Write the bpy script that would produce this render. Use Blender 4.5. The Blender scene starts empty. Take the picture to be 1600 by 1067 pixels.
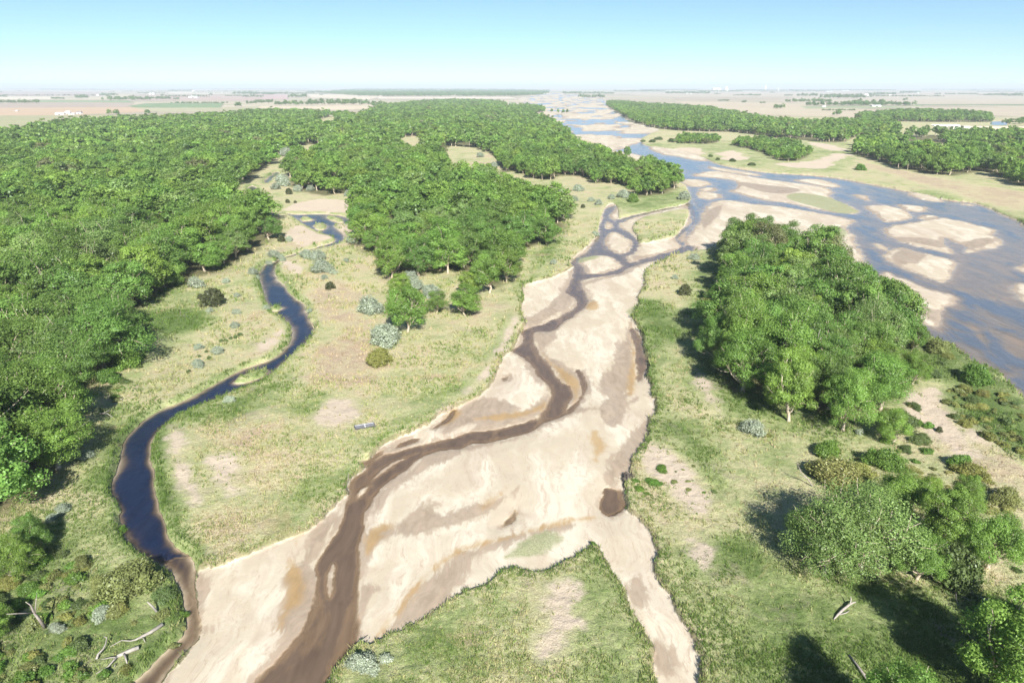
import bpy, math, random
import numpy as np
from mathutils import Vector

rng = np.random.default_rng(7)
random.seed(7)
scene = bpy.context.scene
COL = scene.collection
R = math.radians

# ------------------------------------------------------------------ camera, sky, sun, exposure
F, CU, CV, HOR, CAMH = 1067.0, 800.0, 533.5, 135.5, 60.0      # focal length and centre in photo pixels
PITCH = math.atan((CV - HOR) / F)
SP, CP = math.sin(PITCH), math.cos(PITCH)
SUN_EL, SUN_AZ = 35.0, 169.0                                   # azimuth clockwise from +Y (ahead)

cam_d = bpy.data.cameras.new('camera')
cam = bpy.data.objects.new('camera', cam_d)
COL.objects.link(cam)
cam.location = (0, 0, CAMH)
cam.rotation_euler = (math.pi / 2 - PITCH, 0, 0)
cam_d.sensor_width = 36.0
cam_d.lens = 36.0 * F / 1600.0
cam_d.clip_start = 1.0
cam_d.clip_end = 90000.0
scene.camera = cam

world = bpy.data.worlds.new('World')
scene.world = world
world.use_nodes = True
wt = world.node_tree
wt.nodes.clear()
w_out = wt.nodes.new('ShaderNodeOutputWorld')
w_bg = wt.nodes.new('ShaderNodeBackground')
w_sky = wt.nodes.new('ShaderNodeTexSky')
w_sky.sky_type = 'NISHITA'
w_sky.sun_disc = False
w_sky.sun_elevation = R(SUN_EL)
w_sky.sun_rotation = R(SUN_AZ)
w_sky.altitude = 500.0
w_sky.air_density = 0.68
w_sky.dust_density = 0.0
w_sky.ozone_density = 4.5
w_bg.inputs['Strength'].default_value = 0.066
w_tint = wt.nodes.new('ShaderNodeMix')                         # the photograph's white balance leans to cyan
w_tint.data_type, w_tint.blend_type = 'RGBA', 'MULTIPLY'
w_tint.inputs['Factor'].default_value = 1.0
w_tint.inputs[7].default_value = (.95, 1.045, 1.0, 1)
w_gam = wt.nodes.new('ShaderNodeGamma')
w_gam.inputs['Gamma'].default_value = 0.84
wt.links.new(w_sky.outputs[0], w_gam.inputs[0])
wt.links.new(w_gam.outputs[0], w_tint.inputs[6])
wt.links.new(w_tint.outputs[2], w_bg.inputs['Color'])
wt.links.new(w_bg.outputs[0], w_out.inputs['Surface'])

sun_d = bpy.data.lights.new('sun', 'SUN')
sun = bpy.data.objects.new('sun', sun_d)
COL.objects.link(sun)
sun_d.energy = 4.4
sun_d.angle = R(0.5)
sun_d.color = (1.0, 0.955, 0.88)
sv = Vector((math.sin(R(SUN_AZ)) * math.cos(R(SUN_EL)), math.cos(R(SUN_AZ)) * math.cos(R(SUN_EL)), math.sin(R(SUN_EL))))
sun.rotation_euler = sv.to_track_quat('Z', 'Y').to_euler()

scene.view_settings.view_transform = 'Standard'
scene.view_settings.look = 'None'
scene.view_settings.gamma = 1.0
scene.view_settings.use_curve_mapping = False
scene.view_settings.exposure = 1.42
cy = scene.cycles
cy.max_bounces = 8
cy.diffuse_bounces = 5
cy.glossy_bounces = 2
cy.transmission_bounces = 5
cy.transparent_max_bounces = 10
cy.volume_bounces = 0
cy.use_denoising = True
cy.caustics_reflective = False
cy.caustics_refractive = False

# ------------------------------------------------------------------ helpers: pixel of the photograph -> place on the ground
def ground(u, v, z=0.0):
    x = (u - CU) / F
    y = (CV - v) / F
    dy = CP + y * SP
    dz = -SP + y * CP
    t = (z - CAMH) / min(dz, -0.0015)
    return (x * t, dy * t)

def height_at(v, Y):
    y = (CV - v) / F
    return CAMH + (-SP + y * CP) / (CP + y * SP) * Y

def mpp(Y, z=0.0):                                             # metres per photo pixel at depth Y
    return (Y * CP + (CAMH - z) * SP) / F

def pts(s, z=0.0):
    return np.array([ground(*map(float, p.split(',')), z) for p in s.split()])

def smooth_closed(P, n=3):
    a, b, c, d = np.roll(P, 1, 0), P, np.roll(P, -1, 0), np.roll(P, -2, 0)
    out = []
    for k in range(n):
        t = k / n
        out.append(0.5 * (2 * b + (c - a) * t + (2 * a - 5 * b + 4 * c - d) * t * t + (3 * b - a - 3 * c + d) * t ** 3))
    return np.stack(out, 1).reshape(-1, 2)

def poly_px(s, z=0.0, n=3):                                    # smoothed in the picture's proportions, then laid on the ground
    q = np.array([list(map(float, p.split(','))) for p in s.split()])
    if n > 1:
        q = smooth_closed(q, n)
    return np.array([ground(u, v, z) for u, v in q])

def sdf(poly, P, margin):
    out = np.full(len(P), -margin, np.float32)
    lo, hi = poly.min(0) - margin, poly.max(0) + margin
    idx = np.nonzero((P[:, 0] > lo[0]) & (P[:, 0] < hi[0]) & (P[:, 1] > lo[1]) & (P[:, 1] < hi[1]))[0]
    if not len(idx):
        return out
    x = P[idx, 0].astype(np.float32)
    y = P[idx, 1].astype(np.float32)
    d2 = np.full(len(idx), 1e12, np.float32)
    ins = np.zeros(len(idx), bool)
    n = len(poly)
    for i in range(n):
        ax, ay = map(float, poly[i])
        bx, by = map(float, poly[(i + 1) % n])
        ex, ey = bx - ax, by - ay
        L = ex * ex + ey * ey
        if L < 1e-9:
            continue
        wx = x - np.float32(ax)
        wy = y - np.float32(ay)
        t = np.clip((wx * ex + wy * ey) / L, 0, 1)
        d2 = np.minimum(d2, (wx - t * ex) ** 2 + (wy - t * ey) ** 2)
        if ey != 0:
            c = (y >= min(ay, by)) & (y < max(ay, by))
            ins ^= c & (wx < ex * (wy / ey))
    d = np.sqrt(d2)
    out[idx] = np.where(ins, d, np.maximum(-d, -margin))
    return out

def _h(i, j, s):
    n = (i.astype(np.int64) * 374761393 + j.astype(np.int64) * 668265263 + s * 974711) & 0xFFFFFFFF
    n = ((n ^ (n >> 13)) * 1274126177) & 0xFFFFFFFF
    return ((n ^ (n >> 16)) & 0xFFFF) / 65535.0

def vnoise(x, y, s=0):
    i, j = np.floor(x), np.floor(y)
    fx, fy = x - i, y - j
    fx, fy = fx * fx * (3 - 2 * fx), fy * fy * (3 - 2 * fy)
    a, b, c, d = _h(i, j, s), _h(i + 1, j, s), _h(i, j + 1, s), _h(i + 1, j + 1, s)
    return a + (b - a) * fx + (c - a) * fy + (a - b - c + d) * fx * fy

def fbm(x, y, s=0, o=3):
    v, a, t = 0, 1.0, 0
    for k in range(o):
        v = v + a * vnoise(x * 2 ** k, y * 2 ** k, s + k)
        t += a
        a *= .5
    return v / t

def sstep(a, b, x):
    t = np.clip((x - a) / (b - a), 0, 1)
    return t * t * (3 - 2 * t)

# ------------------------------------------------------------------ the traced map
ZB, WATER_Z = -0.85, -1.0
BED = "945,325 938,345 932,365 918,385 893,405 896,417 862,435 819,447 819,467 814,485 822,507 816,517 800,547 788,557 775,590 750,620 705,640 690,648 650,675 617,687 587,705 573,730 553,742 543,757 546,772 528,785 508,808 480,830 452,842 400,864 350,882 322,888 307,897 306,925 312,960 314,985 305,1003 285,1025 255,1067 215,1120 140,1250 1125,1250 1105,1110 1095,1067 1094,1050 1087,1020 1077,995 1062,970 1052,945 1037,920 1020,892 1026,865 1020,845 1005,825 992,807 980,797 977,785 975,755 985,745 985,722 995,707 1009,687 1012,657 1022,647 1020,625 1015,600 1010,587 1012,565 1007,550 1002,525 992,505 985,495 997,477 995,465 1006,447 1007,427 1025,412 1068,393 1085,394 1095,370 1083,345 1080,318 1050,325 1025,330 985,338 968,345 965,325 955,318"
RIVER = "862,146 900,147 940,152 947,158 951,165 970,172 975,181 992,190 1010,197 1030,203 1020,208 1003,217 1008,227 1032,231 1075,238 1107,250 1120,256 1150,263 1200,270 1250,273 1305,278 1350,286 1412,298 1450,306 1482,313 1525,318 1557,331 1585,343 1602,352 1660,372 1760,410 1900,480 1900,900 1720,740 1640,660 1597,620 1577,600 1560,581 1520,566 1492,543 1467,531 1437,521 1432,506 1395,496 1375,490 1372,478 1335,447 1290,420 1240,395 1180,376 1130,383 1085,394 1068,383 1075,360 1083,335 1080,315 1072,292 1060,284 1050,273 1015,258 985,246 958,240 925,222 900,217 880,200 865,186 850,178 845,170 820,162 810,155 830,150"
LAND_C = "515,1067 525,1040 540,1020 560,1007 585,1005 615,989 642,980 672,962 700,945 725,927 755,920 775,900 800,890 827,896 855,894 900,870 930,852 945,872 955,895 975,925 985,955 1012,1000 1019,1020 1022,1065 1035,1250 450,1250"
ISLE = "988,358 1005,341 1050,331 1075,329 1072,346 1060,364 1048,372 1012,380 997,380 996,370"
BARS = [  # dry sand bars in the wide river
 "1015,230 1050,230 1080,237 1107,242 1102,252 1065,246 1025,238",
 "1017,256 1040,260 1065,267 1062,273 1045,270",
 "1082,274 1112,267 1150,272 1200,280 1237,285 1287,292 1302,300 1296,305 1306,312 1330,322 1342,331 1332,334 1300,331 1260,324 1230,317 1200,314 1182,310 1155,303 1140,299 1150,294 1152,287 1145,282 1115,278",
 "1062,282 1087,280 1110,285 1107,290 1080,292",
 "1092,294 1116,293 1118,298 1096,300",
 "1096,345 1096,333 1106,321 1121,313 1150,314 1180,319 1222,323 1270,331 1320,340 1336,346 1322,356 1335,367 1337,380 1347,395 1352,415 1335,447 1290,425 1240,398 1180,380 1130,387 1085,396 1068,380 1085,355",
 "1350,322 1375,320 1412,327 1426,337 1422,342 1385,347 1372,340 1360,330",
 "1380,361 1395,352 1425,347 1470,340 1500,345 1550,357 1557,362 1550,367 1566,377 1550,388 1506,395 1511,386 1492,378 1477,371 1480,383 1488,395 1465,392 1415,380 1395,371",
 "1380,397 1407,387 1450,397 1487,405 1493,412 1477,440 1450,434 1415,420 1390,407",
 "1372,430 1385,425 1412,435 1450,450 1487,460 1494,467 1490,477 1476,480 1472,492 1465,512 1437,502 1412,487 1392,465 1377,445",
 "1580,447 1600,442 1650,460 1660,490 1600,472 1587,460",
 "1590,417 1610,412 1620,425 1600,424",
 "1417,302 1437,302 1462,307 1475,315 1457,315 1432,310",
 "1495,316 1525,320 1512,321.5",
 "1332,304 1355,306 1362,315 1385,320 1350,313",
 "1240,281 1280,280 1312,290 1300,293 1260,287",
 "950,236 985,239 1012,247 1006,251 975,246", "905,221 935,222 960,231 950,235 920,228", "1110,260 1150,266 1190,273 1180,275 1140,270 1108,264", "1090,300 1120,302 1128,308 1110,312 1092,308", "1400,320 1440,322 1450,330 1425,330",
 "1366,380 1382,384 1385,391 1368,386",
 "1440,336 1465,337 1467,340 1440,343",
]
SHOALS = [  # bars just under the surface
 "1552,522 1565,516 1600,525 1640,545 1620,570 1575,555 1557,540",
 "1545,418 1560,415 1600,430 1600,440 1565,432",
 "1478,324 1520,328 1575,347 1560,352 1510,342",
 "1380,300 1410,306 1405,312 1385,307",
 "1500,500 1540,510 1560,560 1530,540",
 "1340,290 1370,296 1375,303 1345,300",
]
CREEK = "444,333 465,335 500,334 535,337 549,345 542,351 522,352 532,362 538,372 530,381 512,387 486,392 461,400 452,404 440,407 433,413 430,430 441,442 457,462 477,475 480,490 486,502 491,516 487,527 465,547 437,570 425,582 410,595 382,606 347,620 297,642 260,662 242,682 236,705 240,730 242,755 247,785 257,812 265,840 282,858 292,864 307,882 306,897 305,910 306,925 310,940 312,960 314,985 307,1000 287,1020 270,1040 252,1065 225,1105 160,1200 90,1200 170,1110 205,1067 212,1060 237,1037 257,1015 282,995 291,972 285,950 285,930 275,910 265,892 235,875 207,855 191,832 185,807 190,795 175,770 175,747 185,725 189,705 197,682 217,662 242,645 262,635 287,625 317,610 350,592 377,577 397,570 425,560 447,542 456,527 454,512 442,497 424,487 415,467 409,447 405,427 412,415 430,408 450,399 480,390 510,381 524,376 518,370 500,365 487,357 472,350 460,340"
CREEK_UP = ["385,296 395,290 405,297 398,302", "412,284 420,276 432,268 437,271 428,278 418,287"]
CREEK_ISLES = ["366,596 385,585 400,580 420,577 412,586 400,591 383,597", "470,341 482,340 487,344 474,345", "490,352 502,349 511,354 503,359 493,357", "510,337 530,341 536,348 520,345", "421,482 432,478 441,480 432,485"]
STREAM = [
 "964,322 950,324 942,335 942,342 937,352 937,365 922,385 915,395 895,405 890,410 896,418 894,432 889,445 885,457 900,467 901,477 882,490 850,505 817,516 820,527 815,537 801,547 815,555 825,565 840,585 855,602 859,615 855,630 845,645 830,655 797,666 762,672 725,677 695,686 650,696 620,705 595,712 575,725 572,732 555,742 545,755 545,772 536,800 530,825 512,852 492,882 495,905 492,930 482,962 465,992 437,1025 407,1052 380,1090 330,1200 440,1200 500,1080 517,1052 530,1035 550,1012 560,1000 562,980 559,950 560,920 562,882 562,850 569,822 570,802 580,782 597,760 615,747 635,732 650,717 675,705 712,700 737,692 762,691 800,682 830,674 850,660 882,647 885,637 895,620 892,605 890,602 872,590 860,570 845,555 834,535 837,518 862,517 882,502 900,490 912,482 921,472 916,462 910,447 910,436 942,431 970,426 982,418 1012,409 1050,400 1082,391 1075,384 1050,392 1012,402 985,410 976,400 990,396 998,380 990,368 970,356 962,347 952,337",
 "944,364 958,380 964,396 975,402 968,408 955,392 942,374",
 "1082,316 1095,342 1084,350 1073,360 1060,371 1068,381 1084,386 1080,390 1062,381 1054,371 1066,359 1080,347 1078,330 1072,318",
 "1078,319 1050,325 1020,332 985,341 965,350 963,344 985,337 1020,329 1050,323",
]
STREAM_ISLES = ["650,708 640,712 600,735 579,752 585,742 610,722", "580,757 572,762 560,776 561,768 570,759", "519,880 522,890 517,925 513,930 511,905", "947,345 958,350 954,358 945,356", "903,408 918,400 937,398 958,402 972,414 962,421 940,427 918,427 912,418", "949,366 962,362 978,370 988,378 984,391 968,397 957,393 946,384 945,374"]
POOLS = [
 "985,512 997,520 1004,535 1007,552 1012,563 1007,580 1000,595 995,592 997,573 991,561 993,543 986,526",
 "944,760 962,764 972,765 974,777 977,792 962,802 950,805 937,795 937,780 942,772",
 "902,577 911,585 917,602 913,620 902,634 888,645 884,642 898,628 907,615 909,603 905,590",
 "783,590 794,587 795,592 788,595",
 "784,821 798,803 803,793 810,800 806,810 795,818",
 "560,722 577,716 588,706 600,702 596,708 580,722 574,728",
 "617,700 625,690 650,684 655,688 640,694",
 "678,668 690,658 706,641 712,641 704,655 688,664",
]
WET = [
 "835,520 862,517 868,530 850,545 870,560 895,575 911,587 916,605 905,632 888,646 893,618 872,590 845,556",
 "1013,655 1010,690 985,742 972,746 962,764 944,758 941,735 945,720 960,705 975,697 992,675",
 "617,820 640,805 672,785 692,807 720,797 750,787 775,778 800,765 815,757 800,785 770,800 735,812 700,822 660,834 620,838",
 "800,838 762,850 720,866 680,895 648,925 625,955 605,985 585,1003 610,990 640,974 675,957 700,944 712,922 737,882 762,862 800,846 860,832 900,820",
 "562,912 605,917 597,925 582,935 575,950 562,976",
 "540,800 508,810 482,833 464,858 452,880 442,900 447,920 436,955 436,975 444,990 441,1015 425,1042 405,1056 420,1070 470,1000 500,930 500,880 530,830",
 "570,800 565,830 585,835 612,818 620,828 640,830 605,842 580,855 568,880 560,920",
 "517,1057 530,1036 552,1012 560,1000 562,975 552,970 535,1000 500,1050",
 "725,677 760,660 800,648 832,636 855,618 858,625 850,645 800,666",
 "730,630 760,622 790,630 810,640 780,655 720,668 690,676",
 "835,663 850,655 900,636 960,636 1000,618 1004,622 965,642 900,645",
 "690,700 740,694 800,684 800,690 740,702 660,735 610,765 590,790 590,775 640,735",
 "823,520 816,500 838,492 880,462 895,472 880,486 850,503",
 "935,600 960,560 985,500 990,530 992,600 960,625",
 "930,640 945,660 960,665 980,640 985,610",
 "910,447 940,437 980,428 985,420 960,430 915,440",
 "980,995 1000,985 1010,1000 1040,1010 1060,1040 1050,1067 1020,1045",
 "990,905 1000,915 1003,935 990,960 985,940",
 "1412,387 1440,392 1445,405 1415,415 1392,405",
 "1392,465 1412,465 1450,482 1472,494 1466,505 1437,490 1412,478",
 "1095,345 1105,330 1130,320 1120,340 1100,360",
 "1150,285 1200,290 1250,296 1230,303 1190,300",
 "1395,372 1440,372 1480,380 1470,388 1420,378",
 "1500,382 1540,372 1557,377 1530,388",
 "985,400 1020,398 1060,388 1040,400 1000,408",
 "300,905 330,900 318,960 335,985 318,1010 300,1003",
 "700,450 720,455 715,470 700,465",
]
OCHRE = [
 "800,836 760,844 712,860 675,888 645,918 625,945 607,966 585,992 582,1003 592,998 612,975 632,950 655,920 683,892 716,868 762,852 800,841 837,831 870,824 912,814 940,808 912,807 870,816 837,824",
 "582,825 615,816 613,828 596,834 604,838 588,848 575,865 572,850",
 "920,677 935,672 942,685 952,700 940,712 936,727 927,726 924,707",
 "842,545 858,560 880,575 900,590 905,610 898,628 893,608 872,588",
 "985,505 996,560 994,610 980,620 975,600 985,560",
 "750,792 757,780 780,772 797,757 801,762 782,780 758,797",
 "447,880 455,870 470,880 482,905 475,940 450,960 440,985 436,965 447,920 442,900",
 "700,640 720,640 712,655 690,664",
 "740,655 770,650 830,640 852,625 845,640 800,655",
 "242,702 247,740 252,770 262,800 272,825 290,845 315,862 325,870 312,890 302,872 282,860 265,840 257,812 247,785 241,752",
 "480,830 452,842 462,858 470,850",
 "915,477 930,470 935,482 920,486",
]
VEG = [  # grass growing on sand
 "788,874 797,862 815,845 842,833 867,830 879,840 877,850 860,862 837,870",
 "1229,306 1250,302 1300,310 1335,326 1341,332 1312,333 1270,323 1235,313",
 "985,482 997,475 996,490 985,495 978,488",
 "1290,352 1320,358 1322,370 1300,366",
 "895,404 920,398 938,402 920,408 905,410",
]
SOIL = [  # bare ground on the land
 "510,624 530,622 552,624 562,640 556,655 543,664 530,672 505,668 486,655 500,640",
 "264,666 280,668 290,690 292,720 300,745 318,770 300,790 285,770 268,735 262,705",
 "325,715 360,710 375,730 370,750 385,765 350,768 330,740",
 "1405,628 1430,608 1465,602 1475,625 1495,650 1515,690 1530,712 1522,720 1490,712 1465,690 1430,660",
 "838,932 880,908 912,920 900,955 925,970 890,992 878,1018 845,1030 835,1000 850,980 845,955",
 "1070,835 1100,840 1120,865 1110,895 1098,900 1080,870",
 "1480,650 1530,670 1560,700 1520,690",
 "397,545 420,525 440,510 445,520 430,540 410,550",
 "440,405 470,415 468,428 448,425",
 "448,360 470,350 500,368 520,372 490,385 455,390",
 "525,352 560,352 555,375 540,372 533,362",
 "690,650 730,620 760,590 790,550 812,500 800,498 775,545 745,590 700,630 650,670",
 "1010,690 1040,700 1075,720 1100,760 1110,800 1080,800 1040,760 1010,740 1000,720",
 "1085,575 1110,600 1130,640 1120,650 1090,610",
 "1030,236 1060,238 1100,243 1085,230", "1200,256 1240,262 1290,262 1310,250 1330,243 1300,240 1270,252", "1120,240 1150,236 1170,246 1140,250", "1260,222 1310,228 1325,236 1290,234",
 "460,320 500,312 560,318 565,330 500,330 450,328",
 "250,358 280,352 285,366 255,372",
 "418,440 440,440 455,470 475,478 480,520 460,500 440,460",
]
GREEN = [  # lush growth (value, polygon)
 (.55, "1000,470 1040,480 1060,520 1030,560 1040,640 1100,680 1130,760 1100,740 1050,680 1020,680 1010,600 1005,540"),
 (.5, "1130,830 1180,850 1250,920 1330,900 1450,940 1600,960 1600,1200 1130,1200 1110,1067 1060,940 1030,880"),
 (.45, "930,852 950,880 985,950 1020,1010 1022,1200 960,1200 900,980 880,930 910,890"),
 (.35, "520,1067 560,1010 680,960 800,895 830,900 760,980 700,1067 650,1200 450,1200"),
 (.5, "1480,610 1600,625 1650,700 1600,720 1540,690 1490,650"),
 (.45, "0,860 80,800 150,830 280,930 290,970 250,1030 200,1067 150,1200 -200,1200 -200,900"),
 (.4, "160,640 200,650 180,720 150,760 120,760"),
 (.35, "560,730 600,690 690,640 720,610 690,610 620,660 540,720 420,800 440,830 480,790"),
 (.3, "740,600 790,530 815,470 880,380 850,380 800,470 770,540 720,600"),
 (.4, "470,630 510,615 500,640 470,645"),
 (.4, "230,490 300,485 320,500 290,515 235,515"),
 (.35, "242,690 255,670 300,640 420,600 480,540 500,500 520,520 490,560 400,640 330,655 270,680 262,740 285,800 272,820 250,750"),
 (.3, "230,440 290,450 330,500 230,570 190,610 200,560"),
 (.35, "1090,420 1060,520 1090,620 1200,660 1340,690 1420,640 1440,540 1370,480 1250,420 1130,390"),
 (.35, "1440,520 1500,545 1580,610 1560,640 1480,610 1430,560"),
 (.3, "1420,300 1500,325 1560,345 1600,360 1600,345 1500,310"),
 (.2, "1010,225 1130,220 1330,225 1340,250 1290,270 1110,255 1030,238"),
 (.3, "960,310 1075,300 1080,318 1000,332 965,325"),
 (-.25, "480,430 560,450 600,560 560,620 440,560 490,500"),
 (-.2, "1030,900 1060,860 1110,900 1150,960 1160,1060 1110,1060 1080,980"),
 (-.3, "1120,930 1160,925 1165,960 1140,975"),
 (-.3, "1330,250 1450,290 1600,330 1600,300 1500,285 1400,265"),
 (-.3, "300,800 400,780 450,820 400,850 330,870"),
 (-.35, "1540,690 1600,720 1600,760 1560,760 1530,720"),
 (-.25, "300,690 420,650 460,700 420,760 330,700"),
]
FORESTS = {  # polygons of tree bases
 'left': "-400,880 -60,830 15,808 52,782 88,738 112,690 130,650 118,622 145,600 190,562 198,530 208,500 220,475 285,440 350,426 388,400 432,372 438,347 412,322 388,304 375,292 395,280 412,262 440,243 470,236 500,228 540,222 560,190 500,181 400,180 300,190 200,193 100,199 0,217 -300,250 -700,320",
 'middle': "455,292 470,300 510,307 540,302 570,312 575,335 562,372 562,392 590,405 602,423 625,430 660,430 690,428 720,425 755,450 785,448 800,425 803,395 850,383 870,370 890,355 875,340 850,322 800,302 760,290 770,240 780,200 790,170 780,163 700,160 600,170 560,190 540,222 500,230 460,262 450,280",
 'tongue': "760,272 800,268 850,283 875,275 912,277 930,287 960,286 985,298 992,312 1007,307 1035,305 1058,295 1050,282 1030,276 1000,268 960,258 930,245 905,232 885,215 860,195 845,187 820,180 790,170 780,200 770,230",
 'grove': "1132,402 1138,450 1128,500 1112,540 1115,580 1165,608 1215,628 1270,643 1318,660 1350,645 1395,605 1405,565 1385,520 1352,480 1310,448 1265,414 1220,394 1185,384 1150,386",
 'right_far': "948,165 970,178 985,188 1010,197 1040,203 1100,206 1150,207 1200,214 1240,218 1290,223 1320,222 1345,212 1400,210 1400,198 1340,195 1290,196 1250,197 1200,192 1150,182 1100,172 1040,168 1000,165 960,162",
 'right_back': "1340,190 1400,190 1460,191 1520,191 1550,191 1545,184 1500,180 1440,178 1380,180 1345,184",
 'right_near': "1328,240 1362,250 1400,261 1440,271 1495,275 1532,268 1562,278 1585,288 1640,300 1800,330 1900,260 1600,216 1550,214 1500,213 1450,212 1400,216 1360,224 1335,232",
 'bank_low': "1140,227 1185,237 1215,250 1250,251 1265,240 1230,226 1200,222 1160,221",
 'bank_low2': "1058,223 1090,225 1118,224 1115,218 1062,216",
 'strip_far': "800,168 845,171 848,175 800,178",
}
FOREST_HOLES = ["375,285 410,283 425,266 448,258 450,292 440,322 415,335 380,322", "440,330 560,330 560,384 500,400 450,400","680,236 730,230 765,240 785,262 755,288 718,284", "625,218 655,215 660,245 635,248", "462,232 500,228 500,258 470,262", "250,358 280,352 287,395 255,398", "1405,222 1480,226 1478,240 1410,236", "500,186 525,184 525,200 505,202"]
FIELDS = [  # far farmland: albedo, polygon
 ((.36, .35, .20), "-600,240 0,208 100,198 400,186 420,176 300,178 0,181 -600,200"),
 ((.50, .37, .25), "-600,200 0,181 120,180 250,174 320,171 200,168 0,168.5 -600,178"),
 ((.39, .32, .26), "-600,178 0,168.5 200,168 210,161 60,160 0,162 -600,170"),
 ((.19, .27, .13), "200,166 230,161.5 350,161 345,168.5 210,168.5"),
 ((.22, .30, .15), "60,157 200,157.5 210,160.5 60,160"),
 ((.40, .38, .24), "210,169 345,168.5 420,166 400,172 250,176"),
 ((.60, .54, .43), "-200,151.5 80,151 80,155.5 -200,156.5"),
 ((.39, .32, .27), "-300,145 160,144 160,150.5 -300,151"),
 ((.47, .34, .31), "395,147.5 450,147.5 450,156 395,156"),
 ((.60, .52, .40), "478,147 590,147.5 600,151 575,156 485,153"),
 ((.56, .48, .35), "405,165 480,166 580,163 592,170 540,172 405,174"),
 ((.62, .54, .44), "590,151.8 800,151.8 812,155 700,154.6 590,154.6"),
 ((.62, .56, .45), "262,144.5 365,144.5 362,147 262,147"),
 ((.43, .33, .28), "205,149 420,149 400,158 205,157"),
 ((.45, .39, .30), "960,146 1100,142.5 1240,143 1600,144 2200,146 2200,163 1600,163 1240,160 1000,150"),
 ((.39, .33, .25), "1050,152 1240,151 1240,157 1060,157"),
 ((.48, .41, .30), "1050,158 1230,161 1300,168 1480,176 1380,186 1200,180 1080,166"),
 ((.30, .33, .19), "1250,166 1440,165 1445,169 1260,170"),
 ((.17, .23, .12), "1430,163.3 1600,163.3 2200,166 2200,167.5 1600,165.3 1430,164.8"),
 ((.46, .395, .295), "1400,167 1600,168 2200,172 2200,192 1600,184 1480,176"),
 ((.15, .22, .09), "1478,203 1600,200 2200,212 2200,222 1600,212 1490,211"),
 ((.40, .38, .25), "1470,196 1600,197 1600,201 1475,204"),
]

def _polys(l, z):
    return [poly_px(s, z) for s in l]

W_RIVER, W_BARS, W_SHOALS = poly_px(RIVER, ZB), _polys(BARS, ZB), _polys(SHOALS, ZB)
W_BED, W_LANDC, W_ISLE = poly_px(BED, ZB), poly_px(LAND_C, ZB), poly_px(ISLE, ZB)
W_CREEK, W_CISLE = [poly_px(CREEK, ZB)] + _polys(CREEK_UP, ZB), _polys(CREEK_ISLES, ZB)
W_STREAM, W_SISLE = _polys(STREAM, ZB), _polys(STREAM_ISLES, ZB)
CREEK_LOW = poly_px('250,880 330,880 330,1000 280,1200 60,1200 200,1050 260,980', ZB)
W_POOLS = _polys(POOLS, ZB)
W_WET, W_OCHRE, W_VEG = _polys(WET, ZB), _polys(OCHRE, ZB), _polys(VEG, ZB)
W_SOIL = _polys(SOIL, 0)
W_GREEN = [(v, poly_px(s)) for v, s in GREEN]
W_FOREST = {k: poly_px(s, 0, 2) for k, s in FORESTS.items()}
W_HOLES = _polys(FOREST_HOLES, 0)
W_FIELDS = [(c, poly_px(s, 0, 1)) for c, s in FIELDS]
POND = poly_px("1546,192 1553,190 1566,190 1574,192.5 1572,196 1550,196", ZB)

def union(polys, P, m):
    out = np.full(len(P), -m, np.float32)
    for q in polys:
        np.maximum(out, sdf(q, P, m), out)
    return out

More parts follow.
